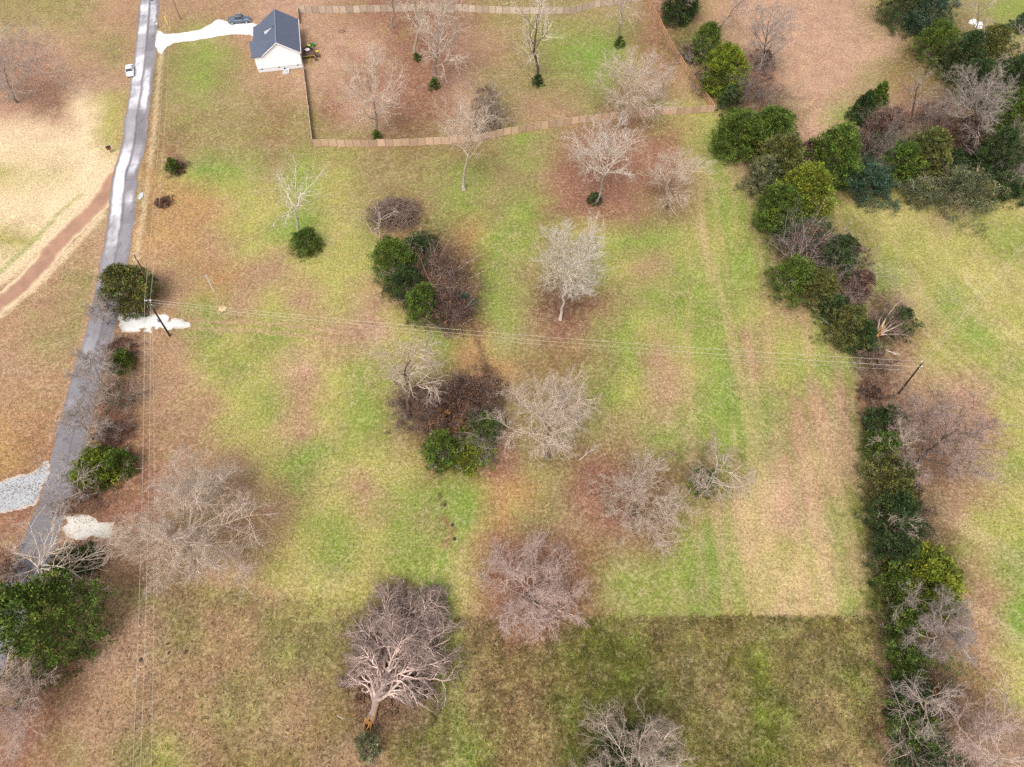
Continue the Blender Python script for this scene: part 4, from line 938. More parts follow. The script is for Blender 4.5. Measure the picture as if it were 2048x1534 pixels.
# roadside small things
x, y = ground(222, 305)
mb = empty('brown_marker', (x, y, Tf(x, y)), .5, label='rusty brown box on a post beside the start of the dirt lane', cat='mailbox')
MB().tube((0, 0, 0), (0, 0, .9), .08, n=6).build('post', M_DECK, mb); MB().box(-.45, .45, -.3, .3, .9, 1.5).build('box', M_RED, mb, bev=.04); MB().box(-.5, .5, -.34, .34, 1.5, 1.58).build('lid', M_BLACK, mb)
for (u, v, c, lb) in ((317, 56, M_TRIM, 'white mailbox on a post at the mouth of the house driveway'),):
    x, y = ground(u, v); o = empty('mailbox', (x, y, Tf(x, y)), 0, label=lb, cat='mailbox')
    MB().box(-.06, .06, -.06, .06, 0, 1.05).build('post', M_DECK, o); MB().box(-.16, .16, -.28, .28, 1.05, 1.28).build('box', c, o, bev=.03)
x, y = ground(336, 50)
gw = empty('guy_wire_guard', (x, y, Tf(x, y)), 0, label='yellow guy wire guard in the grass near the top left pole', cat='guard')
MB().tube((0, 0, 0), (-.5, .9, 1.9), .07, n=6).build('sleeve', M_YEL, gw)
for (u, v, lb) in ((282, 392, 'flat grey stone slab at the right edge of the road'), (576, 0, None)):
    if lb:
        x, y = ground(u, v); o = lathe([(.9, 0), (.85, .12), (.5, .15)], 7).build('flat_stone', M_CONC, label=lb, cat='stone'); o.location = (x, y, Tf(x, y)); o.scale = (.6, 1.4, 1)

# ---------------------------------------------------------------- privacy fence: four runs of numbered panels
M_F1 = mat('cedar_fence_pink', (.50, .34, .23), rough=.85, var=.22, scale=2.5, objrand=.28, stretch=(3, 1, .5))
M_F2 = mat('cedar_fence_grey', (.48, .38, .29), rough=.85, var=.22, scale=2.5, objrand=.30, stretch=(3, 1, .5))
M_F3 = mat('cedar_fence_orange', (.48, .28, .15), rough=.85, var=.22, scale=2.5, objrand=.22, stretch=(3, 1, .5))
M_FP = mat('fence_post', (.26, .17, .115), rough=.85, var=.2)
def panel_mesh(m, seed):
    rng = np.random.default_rng(seed); b = MB(); n = 12; w_ = 1.74 / n
    for k in range(n):
        x0 = k * w_ + .004; dz = rng.uniform(-.02, .02); dy = rng.uniform(-.006, .006); b.box(x0, x0 + w_ - .012, -.022 + dy, -.002 + dy, .05, 1.80 + dz)
    for z in (.3, .95, 1.6): b.box(0, 1.74, 0.004, .042, z, z + .09)
    b.box(-.02, 1.76, -.05, .07, 1.82, 1.86)
    return b.mesh('panel', m)
pm = MB().box(-.065, .065, -.06, .10, 0, 2.0).mesh('post', M_FP)
def fence(label, pts, m, jitter=.09, seed=1):
    w = [np.array(ground(*p)) for p in pts]; rng = np.random.default_rng(seed)
    root = empty('wooden_fence', (w[0][0], w[0][1], 0), label=label, cat='fence'); ms = [panel_mesh(m, seed * 10 + k) for k in range(3)]
    L_ = np.array([0] + [np.linalg.norm(b - a) for a, b in zip(w[:-1], w[1:])]).cumsum(); n = max(1, round(L_[-1] / 1.83)); W_ = np.array(w)
    prev = None
    for k in range(n + 1):
        s = L_[-1] * k / n; p = np.array([np.interp(s, L_, W_[:, 0]), np.interp(s, L_, W_[:, 1])])
        if prev is not None:
            d = p - prev; z = min(Tf(*prev), Tf(*p)) + rng.uniform(-jitter, jitter); ln = np.linalg.norm(d); rz = math.atan2(d[1], d[0])
            o = bpy.data.objects.new('panel', ms[k % 3]); o.location = (prev[0] - w[0][0] + .045 * d[0] / ln, prev[1] - w[0][1] + .045 * d[1] / ln, z); o.rotation_euler = (rng.normal(0, .012), 0, rz); o.scale = ((ln - .09) / 1.74, 1, 1 + rng.uniform(-.01, .02)); link(o, parent=root)
            o = bpy.data.objects.new('post', pm); o.location = (prev[0] - w[0][0], prev[1] - w[0][1], z); o.rotation_euler = (0, 0, rz); link(o, parent=root)
        prev = p
    o = bpy.data.objects.new('post', pm); o.location = (p[0] - w[0][0], p[1] - w[0][1], Tf(*p)); o.rotation_euler = (0, 0, rz); link(o, parent=root)
fence('near run of the pinkish wooden privacy fence, curving up to the right-hand corner', [(627,293),(700,294),(790,293),(880,289),(960,282),(1010,272),(1080,258),(1160,247),(1240,238),(1330,230),(1428,225)], M_F1, seed=1)
fence('left run of the wooden privacy fence, seen edge-on from the house to the corner', [(609,141),(616,200),(622,250),(627,293)], M_F2, seed=2)
fence('right run of the wooden privacy fence, orange boards along the hedgerow', [(1428,225),(1400,185),(1368,140),(1340,95),(1318,50),(1290,0),(1270,-40)], M_F3, seed=3)
fence('far run of the grey-brown wooden privacy fence behind the yard trees', [(598,27),(700,26),(800,23),(900,22),(1000,27),(1080,29),(1140,28),(1190,16),(1240,8),(1300,-2)], M_F2, seed=4)
fence('short piece of wooden fence between the far corner and the house', [(598,27),(600,48)], M_F2, seed=5)

# ---------------------------------------------------------------- vegetation: bare trees
def tree(base, bbox, clear, label, seed, h=None, name='bare_tree', cat='tree', hmax=26, **k):
    """base = foot of the trunk, bbox = crown outline; height and reach follow from the view"""
    ub, vb = base; u0, v0, u1, v1 = bbox; x, y = ground(ub, vb); m = mpp(vb)
    R = (u1 - u0) / 2 * m * .98
    b = (767 - vb) / F; th = math.atan2(SD - b * CD, CD + b * SD)
    if h is None:
        best = None
        for hh in np.arange(4, hmax, .25):
            hc = hh * (1 + clear) / 2; bb = hh * (1 - clear) / 2; uu, vv = project(x, y, Tf(x, y) + hc)
            mm = m * (1 - hc / H); e = math.hypot(R * math.sin(th), bb * math.cos(th)) / mm / math.hypot(1, b)
            er = abs((vv - e) - v0)
            if best is None or er < best[0]: best = (er, hh)
        h = best[1]
    hc = h * (1 + clear) / 2; bb = h * (1 - clear) / 2; uu, vv = project(x, y, Tf(x, y) + hc)
    mm = m * (1 - hc / H); e = math.hypot(R * math.sin(th), bb * math.cos(th)) / mm / math.hypot(1, b)
    lx = ((u0 + u1) / 2 - uu) * mm; ly = -(((v0 + v1) / 2) - vv) * mm / max(.5, math.sin(th)) * .6
    return bare_tree(name, label, cat, (x, y), h, R * (1 - .45 * hc / H), clear=clear, lean=(lx, ly), seed=seed, **k)
G1 = 'bare trees in the pasture'; G2 = 'bare trees in the fenced yard'
tree((1095,915), (1012,732,1188,930), .28, 'round bare tree with pale branches right of the lower vine thicket', 11, bark='pale', tdark=.35, dens=1.2, n1=15, group=G1, bark2='pale', limb_wob=.08, tb=1.55, tt=1.2)
tree((1120,640), (1082,430,1215,625), .40, 'tall bare tree with a straight white trunk and pale upward branches', 12, bark='white', tdark=.85, dens=1.1, n1=14, group=G1, trunk_r=.27, tb=1.35, tt=1.0)
tree((1190,408), (1128,238,1288,345), .52, 'tall bare tree over the red-brown leaf carpet, pale branches splayed at the top', 13, bark='white', bark2='white', tdark=.45, dens=.9, n1=13, group=G1)
tree((1335,415), (1288,285,1420,435), .24, 'brownish finely twigged bare tree left of the evergreen hedgerow', 14, bark='brown', bark2='pale', dens=.9, n1=12, group=G1, tb=1.55, tt=1.2)
tree((1270,1030), (1187,888,1392,1112), .18, 'wide bare tree with a dark forked trunk in the lower middle of the pasture', 15, bark='brown', bark2='pale', tdark=.4, dens=1.1, n1=14, limb_wob=.15, group=G1, tb=1.3, tt=1.15)
tree((1412,990), (1368,865,1522,1005), .28, 'smaller whitish bare tree with a leafy green base, right of the wide dark-trunked one', 16, bark='white', bark2='pale', tdark=.45, dens=.8, n1=9, limb_wob=.16, group=G1)
tree((1072,1205), (955,1080,1170,1258), .22, 'broad bushy bare tree seen from above, dark centre with radiating grey-pink twigs', 17, h=11, bark='grey', bark2='pink', tdark=.35, dens=1.35, n1=17, limb_wob=.08, group=G1, tb=1.55, tt=1.2)
tree((386,1108), (228,905,515,1150), .18, 'very large pale bare tree spreading beside the wires at the lower left', 18, bark='pale', tdark=.7, dens=1.5, n1=17, limb_wob=.14, group=G1, tb=1.55, tt=1.2)
tree((928,380), (880,190,1002,312), .50, 'bare tree with a clean straight pale trunk just below the near fence run', 19, bark='pale', tdark=.9, dens=.75, n1=10, group=G1, tb=1.55, tt=1.2)
tree((600,472), (535,312,655,432), .42, 'thin half-dead bare tree growing out of the round green bush', 20, bark='white', tdark=.85, dens=.42, n1=9, limb_wob=.15, group=G1)
tree((762,505), (712,385,800,480), .38, 'short dead snag with few branches beside the brush pile', 21, bark='pale', tdark=.8, dens=.12, n1=6, limb_wob=.18, group=G1, tb=1.0)
tree((822,835), (765,648,880,790), .42, 'tall thin-crowned bare tree with crooked dark trunk above the lower vine thicket', 22, bark='brown', bark2='pale', tdark=.5, dens=.7, n1=10, limb_wob=.16, group=G1)
tree((757,278), (672,85,828,265), .30, 'bare tree standing in the left corner of the fenced yard', 23, bark='grey', bark2='pale', tdark=.75, dens=.8, n1=13, group=G2, tb=1.55, tt=1.2)
tree((868,172), (828,-40,948,130), .26, 'large bare tree in the middle of the fenced yard', 24, bark='grey', bark2='pale', tdark=.7, dens=1.0, n1=14, group=G2, tb=1.55, tt=1.2)
tree((833,116), (790,-60,870,60), .38, 'slim pale bare tree behind and left of the large one in the yard', 25, bark='pale', tdark=.8, dens=.6, n1=9, group=G2)
tree((786,57), (755,-75,825,20), .4, 'bare tree at the far fence run, leftmost of the yard', 26, bark='grey', tdark=.8, dens=.5, n1=9, group=G2)
tree((1075,166), (1035,-30,1140,130), .32, 'dark crooked bare tree with pale lichen tips, dark bush at its foot', 27, bark='dark', bark2='white', tdark=.8, dens=.5, n1=9, limb_wob=.2, group=G2)
tree((1240,86), (1200,-60,1285,60), .42, 'bare tree in the green patch near the far right of the yard', 28, bark='grey', bark2='pale', tdark=.85, dens=.6, n1=10, group=G2)
tree((1243,238), (1178,94,1345,232), .26, 'dense whitish bare tree leaning over the near fence run', 29, bark='pale', tdark=.6, dens=1.25, n1=15, group=G2, tb=1.55, tt=1.2)
tree((1322,200), (1290,118,1352,205), .22, 'small bare tree just right of the dense whitish one', 30, bark='grey', bark2='pale', tdark=.6, dens=.6, n1=9, group=G2)
tree((1525,150), (1492,8,1592,110), .28, 'vase-shaped bare tree on the brown slope beyond the fence', 31, bark='dark', bark2='grey', dens=.9, n1=12, limb_wob=.07)
tree((1436,62), (1440,-40,1520,60), .30, 'bare tree leaning right beside the far hedgerow', 32, bark='brown', bark2='grey', dens=.6, n1=9)
tree((1373,42), (1345,-70,1405,25), .3, 'pale-trunked bare tree among the dark evergreens at the top', 33, bark='pale', dens=.5, n1=8)
tree((1822,935), (1788,768,2002,968), .16, 'large bare tree leaning right out of the hedgerow, dark limbs and pale twig haze', 34, bark='dark', bark2='pink', tdark=.8, dens=1.1, n1=15, limb_wob=.10, tb=.42, tt=1.0)
tree((1868,1295), (1800,1190,1952,1292), .22, 'low grey-purple bare tree in the lower hedgerow below the bright cedar', 35, bark='pale', bark2='grey', dens=1.1, n1=12, limb_wob=.08)
tree((1960,1545), (1880,1400,2130,1600), .2, 'pinkish bare tree filling the bottom right corner', 36, h=13, bark='pale', bark2='pink', dens=1.1, n1=14, tb=1.55, tt=1.2)
tree((1270,1575), (1148,1435,1408,1640), .22, 'grey-white bare tree cut off by the bottom edge', 37, h=12, bark='white', bark2='pale', tdark=.6, dens=1.2, n1=17, limb_wob=.12)
tree((88,1165), (0,1030,195,1178), .25, 'white-branched bare tree hanging over the road at the lower left', 38, h=16, bark='white', bark2='pale', dens=.6, n1=12, limb_wob=.14)
tree((28,1420), (-60,1320,98,1560), .2, 'grey bushy bare tree in the lower left corner', 39, h=13, bark='grey', bark2='pink', dens=1.3, n1=15, tb=1.55, tt=1.2)
tree((35,205), (-65,60,112,215), .22, 'bare tree at the left edge above the straw-coloured field', 40, bark='grey', bark2='grey', tdark=.5, dens=1.0, n1=14)
tree((1935,105), (1905,-20,1995,60), .35, 'bare tree in the far hedgerow at the top right', 41, bark='brown', bark2='pale', dens=.5, n1=8)
tree((1815,245), (1800,130,1860,215), .4, 'thin leaning bare sapling at the right side above the evergreens', 42, bark='dark', bark2='grey', dens=.3, n1=7)
tree((1935,300), (1878,125,1992,290), .2, 'grey finely twigged bare tree at the right above the cedars', 43, bark='grey', bark2='grey', dens=1.1, n1=14)
tree((2010,180), (1995,40,2100,160), .3, 'bare tree at the right edge of the upper hedgerow', 44, bark='brown', bark2='pale', dens=.5, n1=8)
tree((1798,1075), (1770,1010,1840,1085), .25, 'small whitish bare tree sticking out of the right-hand hedgerow', 45, bark='white', bark2='pale', dens=.4, n1=8)
tree((1795,915), (1755,830,1835,925), .2, 'bare sapling with white stems over the top of the lower hedgerow', 46, bark='white', bark2='pale', dens=.6, n1=9)
tree((1850,1440), (1790,1350,1905,1450), .25, 'tangled bare tree above the hedgerow near the bottom', 47, bark='pale', bark2='grey', dens=.6, n1=9, limb_wob=.16)
tree((207,790), (145,690,235,790), .2, 'bare roadside tree whose twigs hang over the middle of the road', 48, bark='pale', bark2='grey', dens=.9, n1=11)
tree((215,650), (172,585,238,668), .2, 'grey bare roadside shrub tree just below the olive cedar', 49, bark='grey', bark2='grey', dens=.8, n1=10)
tree((185,880), (125,785,230,885), .2, 'bare roadside tree above the bright green cedar', 50, bark='pale', bark2='grey', dens=.9, n1=11)
tree((180,1000), (60,900,200,1010), .25, 'bare roadside tree between the cedar and the lower gravel entrance', 51, bark='grey', bark2='grey', dens=.6, n1=9)

# ---------------------------------------------------------------- bare thickets and vine tangles
thicket('vine_thicket', 'brown vine-covered thicket on the right side of the upper copse', 'thicket', (790,482,955,615), 'pink', 'brown', 61, 40)
thicket('vine_thicket', 'brown vine tangle at the lower right tip of the upper copse', 'thicket', (848,570,952,660), 'pink', 'brown', 62, 40, nleaf=6000)
thicket('vine_thicket', 'small brown brush tuft at the top of the upper copse', 'thicket', (815,475,880,520), 'brown', 'brown', 63, 22)
thicket('vine_thicket', 'large brown vine thicket at the top of the lower copse', 'thicket', (868,738,1020,852), 'pink', 'brown', 64, 60, nleaf=7500)
thicket('vine_thicket', 'dark brown tangle between the tall thin tree and the rust-coloured bush', 'thicket', (820,780,900,858), 'brown', 'brown', 94, 34, nleaf=2600)
thicket('vine_thicket', 'grey-brown thicket round the foot of the tall thin-crowned tree', 'thicket', (778,758,882,845), 'brown', 'pale', 65, 34, leaves='brown', nleaf=2200)
thicket('vine_thicket', 'rust-coloured leafy bush in the hollow of the lower copse', 'thicket', (855,800,925,880), 'rust', 'rust', 66, 26, leaves='rust', nleaf=1500, lsz=.2)
thicket('vine_thicket', 'dark tangle with pale bare branches on the right of the lower copse', 'thicket', (925,800,1010,900), 'pale', 'grey', 67, 26, leaves='dark', nleaf=2400)
thicket('bare_shrub', 'grey sapling clump with white stems in the middle of the fenced yard', 'shrub', (930,145,1012,272), 'pale', 'grey', 68, 34, h=9)
thicket('bare_shrub', 'low bare brush beside the near fence run in the yard', 'shrub', (945,225,1000,275), 'pale', 'pale', 69, 18, h=3)
thicket('bare_shrub', 'grey bush at the foot of the vase-shaped bare tree', 'shrub', (1500,98,1552,142), 'grey', 'grey', 70, 26)
thicket('bare_shrub', 'wide grey-brown bare brush beyond the fence corner', 'shrub', (1462,120,1575,240), 'dark', 'grey', 71, 44, h=9)
thicket('bare_shrub', 'bare grey brush between fence and green cedar', 'shrub', (1358,60,1412,150), 'grey', 'grey', 72, 30, h=4)
thicket('bare_shrub', 'purple-grey bare brush on the left of the narrow hedgerow bend', 'shrub', (1562,440,1660,540), 'pink', 'grey', 73, 32)
thicket('bare_shrub', 'purple-grey bare brush on the right of the upright dark cedar', 'shrub', (1680,470,1745,560), 'grey', 'pink', 74, 26)
thicket('bare_shrub', 'brown bare brush in the middle of the right-hand hedgerow', 'shrub', (1672,540,1745,630), 'brown', 'pink', 75, 26)
thicket('bare_shrub', 'low brown brush where the wires cross the hedgerow', 'shrub', (1700,690,1785,745), 'brown', 'pale', 76, 26, h=2.5)
thicket('bare_shrub', 'reddish brown low brush strip just above the lower hedgerow', 'shrub', (1722,735,1770,830), 'brown', 'brown', 77, 24, h=2)
thicket('bare_shrub', 'brown bare brush mixed into the middle of the upper cedars', 'shrub', (1715,250,1835,350), 'brown', 'grey', 78, 40, leaves='dark', nleaf=1500)
thicket('bare_shrub', 'brown-pink brush above the upper cedars', 'shrub', (1740,195,1830,275), 'brown', 'pink', 79, 26, h=5)
thicket('bare_shrub', 'wide pinkish brush in the field corner above the cedars', 'shrub', (1825,170,1915,290), 'pink', 'grey', 80, 34, h=6)
thicket('bare_shrub', 'dark grey bare thicket at the right edge below the upper hedgerow', 'shrub', (1985,240,2075,380), 'grey', 'grey', 81, 44, leaves='dark', nleaf=1800)
thicket('bare_shrub', 'reddish brush on the road verge below the gravel entrance', 'shrub', (200,655,282,735), 'rust', 'pink', 82, 28, h=2.5)
thicket('bare_shrub', 'brown bare brush on the verge right of the overhanging roadside tree', 'shrub', (205,740,268,830), 'brown', 'pale', 83, 28, leaves='dark', nleaf=500)
thicket('bare_shrub', 'rusty brush above the bright green cedar', 'shrub', (185,830,262,910), 'rust', 'pink', 84, 28, h=3)
thicket('bare_shrub', 'rust-brown brush between the bright cedar and the lower gravel entrance', 'shrub', (115,950,215,1030), 'rust', 'brown', 85, 36, h=3, leaves='rust', nleaf=500, lsz=.14)
thicket('bare_shrub', 'orange-brown brush beside the small green bush near the road', 'shrub', (330,300,372,365), 'rust', 'brown', 86, 22, h=2)
thicket('bare_shrub', 'brown bare brush in the narrow part of the lower hedgerow', 'shrub', (1800,990,1865,1080), 'brown', 'brown', 87, 26)
thicket('bare_shrub', 'rusty brown brush on the field side of the lowest hedgerow part', 'shrub', (1840,1310,1925,1400), 'rust', 'brown', 88, 28, leaves='olive', nleaf=800)
thicket('bare_shrub', 'bare pale brush at the foot of the hedgerow by the bottom edge', 'shrub', (1820,1440,1925,1540), 'pale', 'pale', 89, 30, leaves='dark', nleaf=900)
thicket('bare_shrub', 'grey-green brush at the base of the white-branched roadside tree', 'shrub', (-40,1100,70,1190), 'brown', 'brown', 90, 24)
thicket('bare_shrub', 'bare brush at the top of the hedgerow behind the fence', 'shrub', (1380,110,1430,200), 'grey', 'pink', 91, 20)
thicket('bare_shrub', 'low rusty weeds by the road ditch', 'shrub', (312,385,345,420), 'rust', 'rust', 92, 14, h=.8)

# ---------------------------------------------------------------- evergreens and green shrubs
EV = [
 ('cedar_tree', 'olive-green cedar over the road edge, next to the gravel entrance', (210,532,300,620), 'olive', 'cedar', 1.0),
 ('evergreen_shrub', 'small dark green bush on the verge between two bare brushes', (218,700,270,745), 'green', 'dome', 1.0),
 ('cedar_tree', 'bright green lopsided cedar left of the very large pale tree', (142,892,242,978), 'bright', 'dome', 1.0),
 ('evergreen_shrub', 'small dark green cedar touching the right side of the bright lopsided one', (212,898,264,950), 'green', 'dome', 1.0),
 ('cedar_tree', 'largest dark green cedar, at the lower left edge', (-6,1140,172,1350), 'green', 'cedar', 1.15),
 ('evergreen_shrub', 'dark green bush behind the white-branched roadside tree', (100,1085,188,1165), 'dark', 'dome', 1.0),
 ('cedar_tree', 'bright green round cedar just outside the fence', (1412,85,1488,195), 'bright', 'cedar', 1.0),
 ('cedar_tree', 'dark green cedar at the top edge beside the fence', (1330,-35,1392,42), 'dark', 'cedar', 1.0),
 ('cedar_tree', 'dark green cedar right behind the topmost fence end', (1368,-40,1400,50), 'dark', 'cone', 1.0),
 ('evergreen_shrub', 'green hedge clump sloping down from the top cedars', (1385,50,1445,120), 'green', 'dome', 1.0),
 ('evergreen_shrub', 'dark hedge bush directly below the bright round cedar', (1442,165,1482,225), 'dark', 'dome', 1.0),
 ('evergreen_shrub', 'green bush at the fence corner', (1442,218,1482,262), 'green', 'dome', 1.0),
 ('cedar_tree', 'deep green spreading cedar below the fence corner, yellowish on its left', (1438,230,1535,310), 'green', 'cedar', 1.1),
 ('cedar_tree', 'deep green cedar, upper right of the spreading one', (1500,225,1585,305), 'green', 'cedar', 1.1),
 ('cedar_tree', 'olive-green cedar in the middle of the dense hedgerow', (1520,278,1605,362), 'olive', 'cedar', 1.1),
 ('evergreen_shrub', 'grey-green bush on the pasture side of the dense hedgerow', (1492,310,1560,392), 'sage', 'dome', .8),
 ('cedar_tree', 'brightest yellow-green cedar at the lower end of the dense hedgerow', (1562,325,1660,452), 'yellow', 'cedar', 1.2),
 ('cedar_tree', 'dark green cedar tucked left of the brightest yellow-green one', (1520,375,1600,455), 'green', 'cedar', 1.0),
 ('evergreen_shrub', 'dark green bush at the foot of the dense hedgerow', (1528,405,1575,455), 'green', 'dome', 1.0),
 ('cedar_tree', 'dark bluish cedar across the gap from the brightest one', (1622,238,1718,385), 'green', 'cedar', 1.15),
 ('cedar_tree', 'small dark green cedar pointing up at the field edge', (1702,180,1755,250), 'dark', 'cone', 1.1),
 ('cedar_tree', 'small green cedar with pointed top, right twin at the field edge', (1742,158,1780,215), 'green', 'cone', 1.1),
 ('cedar_tree', 'olive and green cedar in the right part of the upper cedars', (1818,240,1896,372), 'olive', 'cedar', 1.15),
 ('cedar_tree', 'green cedar filling the middle of the upper cedars', (1772,270,1838,380), 'green', 'cedar', 1.0),
 ('cedar_tree', 'small dark cedar between olive cedar and grey-green mound', (1888,295,1930,345), 'dark', 'cone', 1.0),
 ('cedar_tree', 'small dark green cedar above the grey-green mound', (1935,300,1985,350), 'dark', 'dome', 1.0),
 ('evergreen_shrub', 'grey-green mounded shrub at the edge of the light hay field', (1865,335,1990,418), 'sage', 'dome', 1.0),
 ('evergreen_shrub', 'grey-green small shrub left of the mounded one', (1800,355,1880,405), 'sage', 'dome', .9),
 ('evergreen_shrub', 'dark bluish shrub under the upper cedars', (1690,325,1790,395), 'blue', 'dome', .9),
 ('evergreen_shrub', 'dark shrub at the right edge by the light hay field', (1975,345,2060,400), 'dark', 'dome', .9),
 ('evergreen_shrub', 'dark green bushes at the very top of the far hedgerow', (1775,-45,1850,45), 'dark', 'dome', 1.0),
 ('evergreen_shrub', 'dark bluish cedar near the top right, above the white heap', (1830,-20,1905,60), 'blue', 'dome', 1.0),
 ('evergreen_shrub', 'green bush on the field side of the far hedgerow', (1842,45,1905,120), 'green', 'dome', .9),
 ('evergreen_shrub', 'dark green bush in the middle of the far hedgerow', (1895,70,1965,150), 'dark', 'dome', 1.0),
 ('evergreen_shrub', 'olive-green bush below the white heap', (1945,55,2015,140), 'olive', 'dome', .9),
 ('evergreen_shrub', 'dark green bush in the far hedgerow at the right edge', (1985,110,2060,215), 'dark', 'dome', 1.0),
 ('evergreen_shrub', 'dark green cedar at the right edge beside the grey bare tree', (1990,170,2065,280), 'green', 'dome', 1.0),
 ('evergreen_shrub', 'teal-green bush at the top right corner', (2030,30,2075,62), 'blue', 'dome', 1.0),
 ('cedar_tree', 'upright dark cedar in the narrow hedgerow bend', (1652,440,1710,565), 'dark', 'cedar', 1.2),
 ('evergreen_shrub', 'green bush bulging into the pasture at the hedgerow bend', (1545,515,1625,590), 'green', 'dome', 1.1),
 ('evergreen_shrub', 'olive-green bush right of the bulging one', (1605,540,1680,610), 'olive', 'dome', 1.0),
 ('evergreen_shrub', 'dark bush at the pasture edge below the hedgerow bend', (1640,590,1700,645), 'dark', 'dome', .9),
 ('evergreen_shrub', 'green feathery bush left of the broken tree', (1660,612,1738,690), 'olive', 'dome', 1.0),
 ('evergreen_shrub', 'dark green crown lying behind the splintered trunk', (1765,612,1828,682), 'dark', 'dome', .45),
 ('evergreen_shrub', 'dark bush at the upper end of the lower hedgerow', (1735,810,1805,880), 'dark', 'dome', 1.0),
 ('evergreen_shrub', 'deep green bush under the white-stemmed sapling', (1738,862,1800,935), 'green', 'dome', 1.0),
 ('evergreen_shrub', 'olive feathery bush beside the large leaning tree', (1742,925,1830,1015), 'olive', 'dome', 1.0),
 ('evergreen_shrub', 'dark olive bush below the feathery one', (1750,985,1838,1075), 'dark', 'dome', 1.0),
 ('evergreen_shrub', 'dark green bush left above the yellow-green round cedar', (1752,1060,1830,1140), 'dark', 'dome', 1.0),
 ('cedar_tree', 'yellow-green round cedar standing out of the lower hedgerow', (1792,1105,1920,1215), 'yellow', 'cedar', 1.2),
 ('evergreen_shrub', 'green bush on the pasture side of the yellow-green round cedar', (1762,1125,1825,1210), 'green', 'dome', 1.0),
 ('evergreen_shrub', 'green bush left of the low grey-purple tree', (1768,1200,1842,1285), 'green', 'dome', 1.0),
 ('evergreen_shrub', 'bright green bush in the lower hedgerow below the grey-purple tree', (1778,1275,1852,1365), 'green', 'dome', 1.0),
 ('evergreen_shrub', 'dark green bush in the lower hedgerow, next to the rusty brush', (1792,1350,1862,1430), 'dark', 'dome', 1.0),
 ('evergreen_shrub', 'deep green bush near the bottom of the hedgerow', (1795,1415,1872,1500), 'green', 'dome', 1.0),
 ('evergreen_shrub', 'dark bush at the bottom edge of the hedgerow', (1800,1480,1930,1590), 'dark', 'dome', 1.0),
 ('evergreen_shrub', 'green bushes on the left side of the upper copse', (746,478,828,560), 'green', 'dome', 1.0),
 ('evergreen_shrub', 'dark green bush near the top of the upper copse', (795,465,875,520), 'dark', 'dome', .9),
 ('evergreen_shrub', 'bright green bush at the lower left of the upper copse', (812,562,880,648), 'green', 'dome', 1.0),
 ('evergreen_shrub', 'bluish green bush at the right side of the upper copse', (905,575,945,640), 'blue', 'dome', .8),
 ('evergreen_shrub', 'dark green shrub forming the left bottom of the lower copse', (848,858,918,936), 'green', 'dome', 1.0),
 ('evergreen_shrub', 'bright green shrub at the very bottom of the lower copse', (893,866,985,944), 'bright', 'dome', 1.0),
 ('evergreen_shrub', 'olive shrub at the right of the lower copse under pale branches', (945,820,1000,890), 'green', 'dome', .9),
 ('evergreen_shrub', 'round dark green bush at the foot of the half-dead tree', (580,458,640,505), 'green', 'dome', 1.1),
 ('evergreen_shrub', 'dark green bush joining the two green ends of the upper copse', (778,532,850,600), 'dark', 'dome', 1.0),
 ('evergreen_shrub', 'dark undergrowth below the brightest yellow-green cedar', (1558,432,1662,500), 'dark', 'dome', .9),
 ('evergreen_shrub', 'dark undergrowth between the upright dark cedar and the olive bush', (1640,500,1712,572), 'dark', 'dome', .9),
 ('evergreen_shrub', 'dark bush under the left edge of the splintered tree', (1690,640,1750,702), 'dark', 'dome', .9),
 ('brown_shrub', 'brown leafy brush on the left of the upper cedars', (1722,232,1800,300), 'brown', 'dome', 1.0),
 ('brown_shrub', 'brown leafy brush below the wide pinkish brush', (1893,235,1965,315), 'brown', 'dome', .8),
 ('evergreen_shrub', 'dark green undergrowth below the grey finely twigged tree', (1955,265,2035,345), 'dark', 'dome', 1.0),
 ('evergreen_shrub', 'dark bush in the far hedgerow above the grey finely twigged tree', (1920,125,1990,205), 'dark', 'dome', 1.0),
 ('brown_shrub', 'brown leafy brush in the dense hedgerow above the brightest cedar', (1590,285,1645,345), 'brown', 'dome', .9),
 ('brown_shrub', 'brown leafy bush in the lower hedgerow beside the feathery one', (1790,950,1845,1030), 'brown', 'dome', .8),
 ('brown_shrub', 'rusty brown bush low in the hedgerow under the bare tangled tree', (1838,1370,1900,1440), 'rust', 'dome', .8),
 ('brown_shrub', 'dark brown bush in the hedgerow just right of the bulging green ones', (1690,540,1745,600), 'brown', 'dome', .9),
 ('evergreen_shrub', 'small round green bush near the road, amid brown weeds', (332,318,358,346), 'green', 'dome', 1.0),
 ('evergreen_shrub', 'green ivy bush at the foot of the crooked dark tree', (1066,150,1086,170), 'dark', 'dome', 1.0),
 ('evergreen_shrub', 'small green bush at the foot of the large yard tree', (858,158,878,176), 'green', 'dome', 1.0),
 ('evergreen_shrub', 'small green bush at the foot of the left corner yard tree', (744,262,762,282), 'green', 'dome', 1.0),
 ('evergreen_shrub', 'green ivy around the base of the splayed tree on the leaf carpet', (1178,385,1202,408), 'dark', 'dome', 1.0),
 ('evergreen_shrub', 'green growth under the smaller whitish bare tree', (1380,925,1432,995), 'green', 'dome', .8),
 ('evergreen_shrub', 'dark green bush under the tree cut off by the bottom edge', (1190,1465,1330,1560), 'dark', 'dome', .7),
 ('evergreen_shrub', 'light green weedy bush below the fallen tree\'s splintered butt', (712,1462,762,1510), 'sage', 'dome', .5),
 ('evergreen_shrub', 'small green bush at the foot of the green-patch yard tree', (1230,75,1250,92), 'green', 'dome', 1.0),
 ('evergreen_shrub', 'tiny green bush below the slim pale yard tree', (826,108,842,120), 'green', 'dome', 1.0),
]
